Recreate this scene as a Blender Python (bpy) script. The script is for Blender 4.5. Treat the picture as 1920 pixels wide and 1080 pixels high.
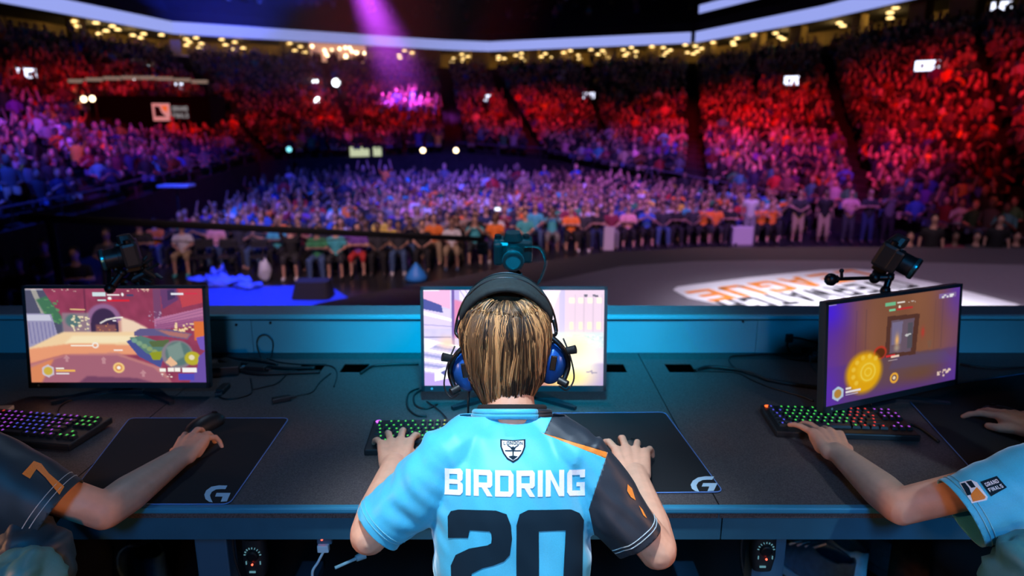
import bpy, bmesh, math, random
import numpy as np
from mathutils import Vector, Matrix, noise
from mathutils.bvhtree import BVHTree
for o in list(bpy.data.objects): bpy.data.objects.remove(o)
S = bpy.context.scene; COL = S.collection
rnd = random.Random(7)
PI = math.pi
# ------------------------------------------------------------------ camera
CAMZ = 3.75; F = 1280.0; PITCH = math.radians(13.95); SP = math.sin(PITCH); CP = math.cos(PITCH)
DESK = 2.95; PLAT = 2.20; STAGE = 1.25
cd = bpy.data.cameras.new('camera'); cam = bpy.data.objects.new('camera', cd); COL.objects.link(cam)
cam.location = (0, 0, CAMZ); cam.rotation_euler = (PI/2 - PITCH, 0, 0)
cd.sensor_width = 36; cd.lens = 24; cd.clip_start = .05; cd.clip_end = 300
cd.dof.use_dof = True; cd.dof.focus_distance = 1.33; cd.dof.aperture_fstop = 2.8
S.camera = cam
def P(px, py, Y):                       # point of that pixel's ray at forward distance Y
    u = (px-960)/F; v = (py-540)/F; zc = Y/(CP - v*SP)
    return Vector((u*zc, Y, CAMZ - zc*(SP + v*CP)))
def PZ(px, py, Z):                      # ... at height Z
    u = (px-960)/F; v = (py-540)/F; zc = (CAMZ-Z)/(SP + v*CP)
    return Vector((u*zc, zc*(CP - v*SP), Z))
def proj(p):
    d = p[2]-CAMZ; zc = p[1]*CP - d*SP; dn = -d*CP - p[1]*SP
    return (960+F*p[0]/zc, 540+F*dn/zc) if zc > .1 else (1e6, 1e6)
def lin(c):
    return c/12.92 if c <= .04045 else ((c+.055)/1.055)**2.4
def C(r, g, b): return (lin(r/255), lin(g/255), lin(b/255), 1)
S.view_settings.view_transform = 'Standard'; S.view_settings.look = 'None'
S.view_settings.gamma = 1; S.view_settings.exposure = 0; S.view_settings.use_curve_mapping = False
w = bpy.data.worlds.new('world'); S.world = w; w.use_nodes = True
w.node_tree.nodes['Background'].inputs[0].default_value = (.02, .035, .07, 1)
w.node_tree.nodes['Background'].inputs[1].default_value = .045
# ------------------------------------------------------------------ lights (rig of the arena and the stage)
def spot(name, loc, tgt, col, e, deg, blend=.6, size=.3):
    l = bpy.data.lights.new(name, 'SPOT'); l.color = col; l.energy = e; l.spot_size = math.radians(deg)
    l.spot_blend = blend; l.shadow_soft_size = size
    o = bpy.data.objects.new(name, l); COL.objects.link(o); o.location = loc
    o.rotation_euler = (Vector(tgt)-Vector(loc)).to_track_quat('-Z', 'Y').to_euler(); return o
def area(name, loc, tgt, col, e, sx, sy, spread=180):
    l = bpy.data.lights.new(name, 'AREA'); l.color = col; l.energy = e; l.shape = 'RECTANGLE'; l.size = sx; l.size_y = sy
    l.spread = math.radians(spread)
    o = bpy.data.objects.new(name, l); COL.objects.link(o); o.location = loc
    o.rotation_euler = (Vector(tgt)-Vector(loc)).to_track_quat('-Z', 'Y').to_euler(); return o
CY = (.02, .62, 1.0); WARM = (1, .44, .20); RED = (1, .012, .03); BLU = (.03, .07, 1); PUR = (.34, .11, 1); COOL = (.70, .86, 1)
# stage key: cool fixtures overhead behind the players, cyan ones washing the riser wall and the apron, warm backlight low behind
spot('stage_key', (-.35, .25, 6.6), (0, 1.16, 3.1), COOL, 880, 16, .9, .10)
spot('stage_back_fill', (-.6, -2.2, 5.6), (0, 1.1, 3.05), (.40, .75, 1), 120, 16, .9, .12)
spot('stage_key_right', (2.2, -1.0, 6.0), (1.05, 1.1, 3.1), COOL, 210, 18, .9, .12)
spot('wall_cyan', (0.02, .62, 4.9), (0.02, 2.28, 3.02), (.0, .60, 1), 520, 38, 1, .12)
spot('stage_cyan_wide', (.2, -2.2, 5.4), (0, 2.0, 2.9), (.0, .40, 1), 230, 62, .8, .3)
spot('stage_fill', (-.5, 3.8, 6.8), (-.4, 1.5, 3.0), (.55, .72, 1), 90, 46, .7, .3)
spot('stage_warm_left', (-3.4, .3, 3.9), (-.3, 1.2, 2.98), WARM, 170, 26, .9, .15)
spot('stage_warm_right', (3.4, .5, 3.8), (.35, 1.15, 2.98), WARM, 160, 26, .9, .15)
spot('stage_warm_back', (.3, -2.6, 3.4), (.2, 1.2, 3.0), WARM, 85, 60, .8, .15)
spot('added_under_desk_fill', (1.6, -1.6, 3.2), (1.15, 2.0, 2.25), (.12, .5, 1), 170, 34, .9, .1)  # added cyan spots from behind, brighten the things under the desk
spot('added_under_desk_fill', (-1.0, -1.6, 3.2), (-.6, 2.0, 2.3), (.1, .5, 1), 25, 40, .9, .1)
# stage floor and front rows
spot('stage_floor_wash', (4, 4, 12), (7, 8, 1.2), (.82, .6, .85), 3400, 75, .8, .5)
spot('logo_white', (5, 2, 11), (4.6, 7.4, 1.25), (.9, .9, 1), 20000, 30, .9, .4)
spot('front_row_left', (-3, 4, 13), (-3, 17, 0), (1, .62, .66), 8000, 46, .9, .5)
spot('front_row_right', (6, 4, 13), (5, 20.5, 0), (1, .5, .55), 7000, 40, .9, .5)
spot('floor_blue_wash', (-5.5, 16, 9), (-5.2, 12.9, 0), (.02, .08, 1), 9000, 36, .9, .3)
for i, (x, y, tx, ty, c, e, a) in enumerate([(-6, 8, -6, 25, BLU, 24000, 40), (0, 10, 0, 28, PUR, 18000, 40), (5, 8, 7, 24, PUR, 15000, 40), (-4, 14, -3, 31, BLU, 20000, 26),
                                             (-12, 8, -15, 20, BLU, 22000, 46), (8, 10, 7, 31, PUR, 14000, 26)]):
    spot('floor_crowd_light', (x, y, 17), (tx, ty, 1), c, e, a, .8, .4)
for i, (x, y, tx, ty, tz, e, a) in enumerate([(-8, 16, -17.5, 36, 3, 26000, 30), (-2, 20, -9, 44, 3, 38000, 27), (3, 20, 1, 44.5, 3.4, 60000, 24), (5, 14, 10.5, 38, 3.0, 80000, 24),
                                              (4, 8, 14, 28, 3.4, 60000, 30), (5, 4, 15.5, 18, 4.6, 9000, 34), (-6, 8, -17, 25, 3.4, 24000, 34)]):
    spot('bowl_red_light', (x, y, 19), (tx, ty, tz), RED, e*.5, a, .9, .4)
# the moving head whose beam shows in the haze, blue core and a magenta neighbour
spot('beam_blue', P(700, -70, 42), P(520, -75, 48), (.02, .05, 1), 150000, 46, 1, .4)
spot('beam_magenta', P(640, -120, 43), P(795, 250, 47), (.55, .06, .85), 190000, 26, 1, .6)
# ------------------------------------------------------------------ helpers
MATS = {}
def mat(name, col, rough=.6, metal=0, em=None, es=1, grain=None, objcol=False, attr=None, bump=None, spec=None, alpha=None):
    if name in MATS: return MATS[name]
    m = bpy.data.materials.new(name); m.use_nodes = True; nt = m.node_tree; b = nt.nodes['Principled BSDF']
    b.inputs['Base Color'].default_value = col; b.inputs['Roughness'].default_value = rough; b.inputs['Metallic'].default_value = metal
    if spec is not None: b.inputs['Specular IOR Level'].default_value = spec
    if em: b.inputs['Emission Color'].default_value = em; b.inputs['Emission Strength'].default_value = es
    src = None
    if objcol: src = nt.nodes.new('ShaderNodeObjectInfo').outputs['Color']
    if attr: a = nt.nodes.new('ShaderNodeAttribute'); a.attribute_name = attr; src = a.outputs['Color']
    if grain:                           # (scale, amount)
        tc = nt.nodes.new('ShaderNodeTexCoord'); n = nt.nodes.new('ShaderNodeTexNoise'); n.inputs['Scale'].default_value = grain[0]; n.inputs['Detail'].default_value = 4
        nt.links.new(tc.outputs['Object'], n.inputs['Vector'])
        mr = nt.nodes.new('ShaderNodeMapRange'); mr.inputs[1].default_value = .3; mr.inputs[2].default_value = .7
        mr.inputs[3].default_value = 1-grain[1]; mr.inputs[4].default_value = 1+grain[1]; nt.links.new(n.outputs['Fac'], mr.inputs[0])
        mx = nt.nodes.new('ShaderNodeVectorMath'); mx.operation = 'SCALE'
        if src: nt.links.new(src, mx.inputs[0])
        else: mx.inputs[0].default_value = col[:3]
        nt.links.new(mr.outputs[0], mx.inputs['Scale']); src = mx.outputs[0]
        if bump:
            bp = nt.nodes.new('ShaderNodeBump'); bp.inputs['Strength'].default_value = bump[0]; bp.inputs['Distance'].default_value = bump[1]
            nt.links.new(n.outputs['Fac'], bp.inputs['Height']); nt.links.new(bp.outputs[0], b.inputs['Normal'])
    if src: nt.links.new(src, b.inputs['Base Color'])
    if attr and em: nt.links.new(src, b.inputs['Emission Color'])
    MATS[name] = m; return m
def emis(name, col, s): return mat(name, (0, 0, 0, 1), .5, em=col, es=s)
def tag(o, label=None, cat=None, group=None, kind=None):
    if label: o['label'] = label
    if cat: o['category'] = cat
    if group: o['group'] = group
    if kind: o['kind'] = kind
    return o
def empty(name, loc=(0, 0, 0), rz=0, label=None, cat=None, group=None):
    o = bpy.data.objects.new(name, None); COL.objects.link(o); o.location = loc; o.rotation_euler = (0, 0, rz); o.empty_display_size = .05
    return tag(o, label, cat, group)
def link(name, me, m, parent=None, smooth=True, world=False):
    o = bpy.data.objects.new(name, me); COL.objects.link(o)
    if m is not None and not me.materials: me.materials.append(m)
    if smooth: me.polygons.foreach_set('use_smooth', [True]*len(me.polygons))
    if parent is not None:
        o.parent = parent
        if world:                       # mesh is in world coordinates
            o.matrix_parent_inverse = (Matrix.Translation(parent.location) @ parent.rotation_euler.to_matrix().to_4x4()).inverted()
    return o
def mk(name, bm, m, parent=None, smooth=False, world=False, sharp=None):
    bmesh.ops.recalc_face_normals(bm, faces=bm.faces)
    me = bpy.data.meshes.new(name); bm.to_mesh(me); bm.free()
    o = link(name, me, m, parent, smooth, world)
    if smooth and sharp: me.set_sharp_from_angle(angle=math.radians(sharp))
    return o
def NB(): return bmesh.new()
def R3(rx=0, ry=0, rz=0): return (Matrix.Rotation(rz, 4, 'Z') @ Matrix.Rotation(ry, 4, 'Y') @ Matrix.Rotation(rx, 4, 'X'))
def box(bm, c, s, rot=None, bev=0):
    M = Matrix.Translation(Vector(c)) @ (rot if rot is not None else Matrix()) @ Matrix.Diagonal((s[0], s[1], s[2], 1))
    r = bmesh.ops.create_cube(bm, size=1, matrix=M)
    if bev:
        es = list({e for v in r['verts'] for e in v.link_edges})
        bmesh.ops.bevel(bm, geom=es, offset=bev, segments=2, affect='EDGES', profile=.6)
    return bm
def frame(d):
    d = Vector(d).normalized(); a = Vector((0, 0, 1)) if abs(d.z) < .9 else Vector((1, 0, 0))
    x = a.cross(d).normalized(); return x, d.cross(x), d
def tube(bm, pts, r, n=8, caps=True):
    pts = [Vector(p) for p in pts]; rs = r if isinstance(r, (list, tuple)) else [r]*len(pts); rings = []; px = None
    for i, p in enumerate(pts):
        d = pts[min(i+1, len(pts)-1)] - pts[max(i-1, 0)]
        if px is None: x, y, d = frame(d)
        else:
            d = d.normalized(); x = (px - d*px.dot(d))
            x = x.normalized() if x.length > 1e-6 else frame(d)[0]
            y = d.cross(x)
        px = x
        rings.append([bm.verts.new(p + (x*math.cos(2*PI*k/n) + y*math.sin(2*PI*k/n))*rs[i]) for k in range(n)])
    for a, b in zip(rings, rings[1:]):
        for k in range(n): bm.faces.new((a[k], a[(k+1) % n], b[(k+1) % n], b[k]))
    if caps: bm.faces.new(rings[0][::-1]); bm.faces.new(rings[-1])
    return bm
def cyl(bm, a, b, r, r2=None, n=20): return tube(bm, [a, b], [r, r if r2 is None else r2], n)
def lathe(bm, base, axis, prof, n=24):
    """prof: (distance along axis, radius)"""
    x, y, d = frame(axis); base = Vector(base); rings = []
    for t, r in prof:
        rings.append([bm.verts.new(base + d*t + (x*math.cos(2*PI*k/n) + y*math.sin(2*PI*k/n))*max(r, 1e-4)) for k in range(n)])
    for a, b in zip(rings, rings[1:]):
        for k in range(n): bm.faces.new((a[k], a[(k+1) % n], b[(k+1) % n], b[k]))
    bm.faces.new(rings[0][::-1]); bm.faces.new(rings[-1]); return bm
def cr(pts, n=8):
    """Catmull-Rom through the points"""
    pts = [Vector(p) for p in pts]; q = [pts[0]] + pts + [pts[-1]]; out = []
    for i in range(1, len(q)-2):
        for k in range(n):
            t = k/n; a, b, c, d = q[i-1], q[i], q[i+1], q[i+2]
            out.append(.5*((2*b) + (c-a)*t + (2*a-5*b+4*c-d)*t*t + (3*b-a-3*c+d)*t**3))
    return out + [pts[-1]]
def ell(bm, c, r, rot=None, seg=16):
    M = Matrix.Translation(Vector(c)) @ (rot if rot is not None else Matrix()) @ Matrix.Diagonal((r[0], r[1], r[2], 1))
    bmesh.ops.create_uvsphere(bm, u_segments=seg, v_segments=max(6, seg*2//3), radius=1, matrix=M); return bm
def cap(bm, a, b, r0, r1=None, n=12):
    """tapered capsule"""
    r1 = r0 if r1 is None else r1; a = Vector(a); b = Vector(b); d = b-a; L = d.length
    prof = [(-r0*math.cos(t), r0*math.sin(t)) for t in (0.02, .5, 1.05)] + [(0, r0), (L, r1)] + [(L+r1*math.cos(t), r1*math.sin(t)) for t in (1.05, .5, .02)]
    return lathe(bm, a, d, prof, n)
def loft(bm, rings, n=28):
    """rings: (centre, half-width vector, half-depth vector, squareness)"""
    vs = []
    for c, wv, dv, q in rings:
        c = Vector(c); wv = Vector(wv); dv = Vector(dv); ring = []
        for k in range(n):
            t = 2*PI*k/n; ct, st = math.cos(t), math.sin(t); e = 2/q
            ring.append(bm.verts.new(c + wv*math.copysign(abs(ct)**e, ct) + dv*math.copysign(abs(st)**e, st)))
        vs.append(ring)
    for a, b in zip(vs, vs[1:]):
        for k in range(n): bm.faces.new((a[k], a[(k+1) % n], b[(k+1) % n], b[k]))
    bm.faces.new(vs[0][::-1]); bm.faces.new(vs[-1]); return bm
def organic(bm, voxel, smooth=4, dec=None):
    """union of closed shapes as ONE continuous smooth skin"""
    bmesh.ops.recalc_face_normals(bm, faces=bm.faces)
    me = bpy.data.meshes.new('tmp'); bm.to_mesh(me); bm.free(); o = bpy.data.objects.new('tmp', me); COL.objects.link(o)
    md = o.modifiers.new('r', 'REMESH'); md.mode = 'VOXEL'; md.voxel_size = voxel; md.adaptivity = 0
    if smooth: sm = o.modifiers.new('s', 'SMOOTH'); sm.iterations = smooth; sm.factor = .5
    if dec: dm = o.modifiers.new('d', 'DECIMATE'); dm.ratio = dec
    dg = bpy.context.evaluated_depsgraph_get(); out = bpy.data.meshes.new_from_object(o.evaluated_get(dg)); out.name = 'skin'
    bpy.data.objects.remove(o); out.materials.clear(); return out
def polyface(bm, pts, z0, z1=None, M=None):
    """prism over a 2-D outline"""
    M = M or Matrix(); a = [bm.verts.new(M @ Vector((x, y, z0))) for x, y in pts]; f = bm.faces.new(a)
    if z1 is not None:
        b = [bm.verts.new(M @ Vector((x, y, z1))) for x, y in pts]; bm.faces.new(b[::-1]); n = len(pts)
        for k in range(n): bm.faces.new((a[k], b[k], b[(k+1) % n], a[(k+1) % n]))
    return bm
def copytree(o, parent=None):
    c = o.copy(); COL.objects.link(c)
    if parent is not None: c.parent = parent
    for ch in o.children: copytree(ch, c)
    return c
def textbm(s, size=1, font_bold=0, align='CENTER', extr=0):
    cu = bpy.data.curves.new('t', 'FONT'); cu.body = s; cu.size = size; cu.align_x = align; cu.align_y = 'CENTER'; cu.offset = font_bold; cu.extrude = extr; cu.resolution_u = 3
    o = bpy.data.objects.new('t', cu); COL.objects.link(o); dg = bpy.context.evaluated_depsgraph_get()
    me = bpy.data.meshes.new_from_object(o.evaluated_get(dg)); bpy.data.objects.remove(o)
    bm = bmesh.new(); bm.from_mesh(me); return bm
BLK = mat('black_plastic', (.012, .013, .015, 1), .45)
BLKM = mat('black_matte', (.008, .008, .009, 1), .9)
DKM = mat('dark_metal', (.03, .032, .036, 1), .35, .8)
# ------------------------------------------------------------------ arena shell
Ff = [(-11, -4), (-11.3, 8), (-12, 20), (-12.4, 34), (-3, 37.5), (1.5, 36.5), (7.8, 28.8), (11.6, 21.8), (13.2, 10), (14, -4)]
Fz = [1.2, 1.2, 1.2, 1.7, 1.95, 1.7, .8, .4, .4, .4]
Tt = [(-30, -4), (-29, 12), (-27.5, 32), (-24, 51), (-6, 62.5), (-2, 64), (14.5, 57), (19, 44), (23, 22), (26, -4)]
NR = 26; TZ = 7.7
def rowpt(i, s, u):                      # row i, section s, parameter u along it
    t = i/NR
    a = Vector(Ff[s]).lerp(Vector(Ff[s+1]), u); b = Vector(Tt[s]).lerp(Vector(Tt[s+1]), u)
    p = a.lerp(b, t); z0 = Fz[s]*(1-u)+Fz[s+1]*u
    return Vector((p.x, p.y, z0 + (TZ-z0)*(.8*t+.2*t*t)))
CONC = mat('dark_concrete', (.014, .013, .016, 1), .9, grain=(3, .4))
bm = NB(); polyface(bm, [(-45, -6), (45, -6), (45, 75), (-45, 75)], -.2, 0)
tag(mk('floor', bm, mat('arena_floor', (.02, .02, .024, 1), .28, grain=(1.2, .3))), kind='structure')
bm = NB()
for s in range(9):
    for i in range(NR):
        a0, a1, b0, b1 = rowpt(i, s, 0), rowpt(i, s, 1), rowpt(i+1, s, 0), rowpt(i+1, s, 1)
        q0 = Vector((b0.x, b0.y, a0.z)); q1 = Vector((b1.x, b1.y, a1.z))
        f = [bm.verts.new(v) for v in (a0, a1, q1, q0)]; bm.faces.new(f)
        f = [bm.verts.new(v) for v in (q0, q1, b1, b0)]; bm.faces.new(f)
    a0, a1 = rowpt(0, s, 0), rowpt(0, s, 1)
    f = [bm.verts.new(v) for v in (Vector((a0.x, a0.y, 0)), Vector((a1.x, a1.y, 0)), a1+Vector((0, 0, .0)), a0+Vector((0, 0, .0)))]; bm.faces.new(f)
tag(mk('seating_bowl', bm, CONC), kind='structure')
# suites above the lower bowl: floor slab, back wall, partitions, soffit; then ribbon board and the upper bowl
def off(p, d):                           # move a rim point outwards
    c = Vector((-3, 25)); v = Vector(p)-c; v.normalize(); return Vector(p)+v*d
def band(bm, d0, z0, d1, z1, s0=0, s1=9):
    for s in range(s0, s1):
        A, B = off(Tt[s], d0), off(Tt[s+1], d0); A2, B2 = off(Tt[s], d1), off(Tt[s+1], d1)
        bm.faces.new([bm.verts.new(v) for v in ((A.x, A.y, z0), (B.x, B.y, z0), (B2.x, B2.y, z1), (A2.x, A2.y, z1))])
bm = NB(); band(bm, -.05, TZ-.6, -.05, TZ+.35); band(bm, -.05, TZ+.35, .25, TZ+.35); band(bm, .25, TZ+.35, .25, TZ-.1); band(bm, .25, TZ, 5, TZ)
tag(mk('trim_1', bm, mat('suite_parapet', (.01, .011, .014, 1), .5)), kind='structure')
bm = NB(); band(bm, 5, TZ, 5, TZ+2.2)
tag(mk('wall_suites', bm, mat('suite_wall', (.30, .21, .08, 1), .8, grain=(.5, .6))), kind='structure')
bm = NB(); band(bm, -.3, TZ+1.9, 5.2, TZ+1.9); band(bm, -.3, TZ+1.9, -.3, TZ+3.3); band(bm, -.3, TZ+3.3, 1, TZ+3.3)
tag(mk('suite_soffit', bm, BLKM), kind='structure')
bm = NB(); band(bm, 0, TZ+3.3, 16, TZ+14); tag(mk('upper_bowl', bm, CONC), kind='structure')
bm = NB(); polyface(bm, [(-60, -10), (60, -10), (60, 90), (-60, 90)], 24.2, 24.5); tag(mk('ceiling', bm, BLKM), kind='structure')
bm = NB()
for a, b in (((-50, -10), (-50, 85)), ((-50, 85), (50, 85)), ((50, 85), (50, -10)), ((50, -10), (-50, -10))):
    bm.faces.new([bm.verts.new(v) for v in ((a[0], a[1], 0), (b[0], b[1], 0), (b[0], b[1], 24.2), (a[0], a[1], 24.2))])
tag(mk('wall_outer', bm, BLKM), kind='structure')
# partitions between suites
def rim(px, py, d):                      # ray of a pixel against the vertical plane of the rim, moved outwards by d
    best = None; o = Vector((0, 0, CAMZ)); r = P(px, py, 1.0)-o
    for s in range(9):
        A, B = off(Tt[s], d), off(Tt[s+1], d); e = B-A; den = r.x*e.y - r.y*e.x
        if abs(den) < 1e-9: continue
        t = (A.x*e.y - A.y*e.x)/den; k = ((r.x*t-A.x)*e.x + (r.y*t-A.y)*e.y)/e.length_squared
        if t > 0 and -.001 <= k <= 1.001 and (best is None or t > best[0]): best = (t, o+r*t, s)
    return best
PART = mat('suite_partition', (.42, .30, .11, 1), .8)
for n_, (px, w_) in enumerate([(150, 30), (330, 16), (535, 14), (795, 60), (900, 34), (1000, 22), (1052, 30), (1148, 22), (1225, 24), (1330, 26), (1420, 26), (1493, 30), (1605, 26), (1716, 40), (1800, 60)]):
    b = rim(px, 100, 1.2); e = (Vector(Tt[b[2]+1])-Vector(Tt[b[2]])).normalized(); wd = w_/F*b[1].y
    bm = NB(); box(bm, (b[1].x, b[1].y, TZ+.95), (wd, .5, 1.9), R3(0, 0, math.atan2(e.y, e.x)))
    tag(mk('suite_partition', bm, PART), kind='structure')
RIB = emis('ribbon_glow', (.32, .38, .86, 1), 1.0)
ribseg = 0
def ribbon(s, u0, u1, z0, z1, label):
    A, B = off(Tt[s], -.45), off(Tt[s+1], -.45); a = A.lerp(B, u0); b = A.lerp(B, u1); n = Vector((-(b-a).y, (b-a).x)).normalized()*.12
    if n.dot((a+b)/2-Vector((-3, 25))) < 0: n = -n
    r = empty('ribbon_board', (a.x, a.y, z0), 0, label, 'display', 'ribbon boards around the arena')
    bm = NB(); fs = [(a.x, a.y), (b.x, b.y), (b.x+n.x, b.y+n.y), (a.x+n.x, a.y+n.y)]; polyface(bm, fs, z0-.04, z1+.04); mk('housing', bm, BLK, r, world=True)
    d = -n.normalized()*.02
    bm = NB(); bm.faces.new([bm.verts.new(v) for v in ((a.x+d.x, a.y+d.y, z0), (b.x+d.x, b.y+d.y, z0), (b.x+d.x, b.y+d.y, z1), (a.x+d.x, a.y+d.y, z1))])
    mk('led_face', bm, RIB, r, world=True)
Z0 = 9.5
for s, u0, u1, lb in [(1, 0, 1, 'glowing lavender ribbon board along the near left side of the upper tier'), (2, 0, 1, 'glowing lavender ribbon board running from the top left to the first bend'),
                  (3, 0, 1, 'glowing lavender ribbon board from the left bend to under the blue haze'), (4, 0, 1, 'short glowing ribbon board section left of the centre corner'),
                  (5, 0, .985, 'glowing ribbon board from the centre corner to the right bend'), (6, .01, 1, 'glowing ribbon board rising from the right bend to the top edge'),
                  (7, 0, 1, 'glowing ribbon board leaving the top edge on the right')]:
    ribbon(s, u0, u1, Z0, Z0+.80, lb)
ribbon(6, .03, 1, Z0+2.1, Z0+2.7, 'upper thin glowing ribbon board above the right bend')
# ------------------------------------------------------------------ stage
E = [PZ(px, py, STAGE) for px, py in [(385, 640), (600, 568), (760, 537), (1000, 492), (1130, 474), (1310, 464), (1600, 463), (1990, 466)]]
outer = [(-2.9, 2.3)] + [(p.x, p.y) for p in E] + [(12, 2.3)]
bm = NB(); polyface(bm, outer, STAGE-.12, STAGE)
tag(mk('stage_floor', bm, mat('stage_edge_floor', (.075, .065, .075, 1), .55, grain=(30, .15))), kind='structure')
inner = [PZ(px, py, STAGE+.004) for px, py in [(620, 640), (700, 600), (860, 562), (1165, 499), (1300, 490), (1440, 488), (1600, 489), (2050, 500)]]
bm = NB(); polyface(bm, [(-1.6, 2.4)] + [(p.x, p.y) for p in inner] + [(11, 2.4)], STAGE, STAGE+.004)
tag(mk('stage_deck', bm, mat('stage_deck', (.19, .17, .20, 1), .5, grain=(30, .12))), kind='structure')
bm = NB()
for a, b in zip(outer, outer[1:]): bm.faces.new([bm.verts.new(v) for v in ((a[0], a[1], 0), (b[0], b[1], 0), (b[0], b[1], STAGE-.1), (a[0], a[1], STAGE-.1))])
tag(mk('stage_skirt', bm, BLKM), kind='structure')
# the lower deck on the left, blue light painted into its colour
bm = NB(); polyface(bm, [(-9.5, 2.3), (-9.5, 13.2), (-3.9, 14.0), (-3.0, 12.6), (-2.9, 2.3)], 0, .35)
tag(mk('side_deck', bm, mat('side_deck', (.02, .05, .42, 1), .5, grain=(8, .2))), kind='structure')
# printed logo on the stage floor: white rounded slab and two lines of lettering, facing the audience
WHT = mat('stage_print_white', (.85, .85, .9, 1), .5)
sl = [PZ(px, py, STAGE+.01) for px, py in [(1262, 543), (1270, 537), (1400, 520), (1540, 506), (1596, 504), (1650, 508), (1760, 532), (1905, 569), (1920, 576), (1400, 580), (1290, 558)]]
lg = empty('stage_logo', (4.4, 7.5, STAGE+.004), 0, 'large white printed logo with orange and black upside-down lettering on the stage floor', 'floor graphic')
bm = NB(); polyface(bm, [(p.x, p.y) for p in sl], STAGE+.004, STAGE+.008); mk('white_slab', bm, WHT, lg, world=True)
def floortext(s, ctr, hx, sx, rot, m, name, shear=0):
    bm = textbm(s, 1, .012)
    M = Matrix.Translation(Vector((ctr[0], ctr[1], STAGE+.012))) @ Matrix.Rotation(rot, 4, 'Z') @ Matrix.Diagonal((sx, hx, 1, 1))
    bm.transform(M); o = mk(name, bm, m, lg, world=True); return o
a = PZ(1305, 558, STAGE); b = PZ(1640, 512, STAGE); rot = math.atan2(b.y-a.y, b.x-a.x)
ORG = mat('print_orange', (.9, .28, .04, 1), .5)
# block lettering: outlines on a unit cell (x right, y up), lists of outer loops and holes cut with a slit
def rectl(x0, y0, x1, y1): return [(x0, y0), (x1, y0), (x1, y1), (x0, y1)]
t_ = .27; th = .2
BL = {
 'I': [rectl(.0, 0, .27, 1)],
 'L': [rectl(0, 0, t_, 1), rectl(t_, 0, .9, th)],
 'E': [rectl(0, 0, t_, 1), rectl(t_, 0, .95, th), rectl(t_, .4, .85, .6), rectl(t_, 1-th, .95, 1)],
 'T': [rectl(0, 1-th, 1, 1), rectl(.365, 0, .635, 1-th)],
 'H': [rectl(0, 0, t_, 1), rectl(1-t_, 0, 1, 1), rectl(t_, .4, 1-t_, .6)],
 'A': [[(0, 0), (t_, 0), (.5, .72), (1-t_, 0), (1, 0), (.64, 1), (.36, 1)], rectl(.32, .2, .68, .36)],
 'B': [rectl(0, 0, t_, 1), [(t_, 0), (.86, 0), (1, .12), (1, th+.05), (1, th), (t_, th)], [(t_, .42), (.92, .42), (.86, .5), (.92, .58), (t_, .6)], [(t_, 1-th), (1, 1-th), (.98, .9), (.86, 1), (t_, 1)], [(.72, th), (1, th), (1, .42), (.9, .5), (.72, .42)], [(.70, .6), (.72, .6), (.93, .54), (.98, .62), (.98, 1-th), (.70, 1-th)]],
 'R': [rectl(0, 0, t_, 1), [(t_, 1-th), (1, 1-th), (1, .9), (.88, 1), (t_, 1)], rectl(.73, .5, 1, 1-th), [(t_, .33), (.9, .33), (1, .42), (1, .52), (t_, .52)], [(.42, .35), (.72, .35), (1.02, 0), (.72, 0)]],
 'D': [rectl(0, 0, t_, 1), [(t_, 0), (.84, 0), (1, .16), (1, th), (t_, th)], [(t_, 1-th), (1, 1-th), (1, .84), (.84, 1), (t_, 1)], rectl(.73, th, 1, 1-th)],
 'N': [rectl(0, 0, t_, 1), rectl(1-t_, 0, 1, 1), [(t_, 1), (1-t_, .34), (1-t_, 0), (1-t_-.02, 0), (t_, .66)]],
 'G': [[(0, .14), (.14, 0), (t_, 0), (t_, 1), (.14, 1), (0, .86)], rectl(t_, 1-th, 1, 1), rectl(t_, 0, 1, th), rectl(.73, th, 1, .52), rectl(.52, .36, .73, .52), rectl(.73, .7, 1, 1-th)],
 'U': [rectl(0, .1, t_, 1), rectl(1-t_, .1, 1, 1), [(0, .14), (.14, 0), (.86, 0), (1, .14), (1, th), (0, th)]],
 'W': [[(0, 1), (.2, 0), (.4, 0), (.22, 1)], [(.2, 0), (.4, 0), (.56, .8), (.44, .8)], [(.6, 0), (.8, 0), (.56, .8), (.44, .8)], [(.6, 0), (.8, 0), (1, 1), (.78, 1)]],
 'C': [[(0, .14), (.14, 0), (t_, 0), (t_, 1), (.14, 1), (0, .86)], rectl(t_, 1-th, 1, 1), rectl(t_, 0, 1, th), rectl(.73, th, 1, .34), rectl(.73, .66, 1, 1-th)],
 'O': [[(0, .14), (.14, 0), (t_, 0), (t_, 1), (.14, 1), (0, .86)], rectl(t_, 1-th, .73, 1), rectl(t_, 0, .73, th), [(.73, 0), (.86, 0), (1, .14), (1, .86), (.86, 1), (.73, 1)]],
 'V': [[(0, 1), (.34, 0), (.64, 0), (.5, .3), (.26, 1)], [(.34, 0), (.64, 0), (1, 1), (.74, 1)]],
 'F': [rectl(0, 0, t_, 1), rectl(t_, .4, .85, .6), rectl(t_, 1-th, .95, 1)],
 'S': [rectl(0, 0, 1, th), rectl(0, 1-th, 1, 1), rectl(0, .4, 1, .6), rectl(0, .6, t_, 1-th), rectl(1-t_, th, 1, .4)],
}
def blockline(s, wd=.72, gap=.16):
    """polygons of a line of block letters, centred, cap height 1"""
    out = []; x = 0
    for ch in s:
        if ch == ' ': x += .5; continue
        sc = wd*(1.25 if ch == 'W' else 1)
        w_ = .27*wd if ch == 'I' else sc
        for pl in BL[ch]: out.append([(x + px*(wd if ch == 'I' else sc), py) for px, py in pl])
        x += w_ + gap
    W = x-gap
    return [[(px-W/2, py-.5) for px, py in pl] for pl in out], W
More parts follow.
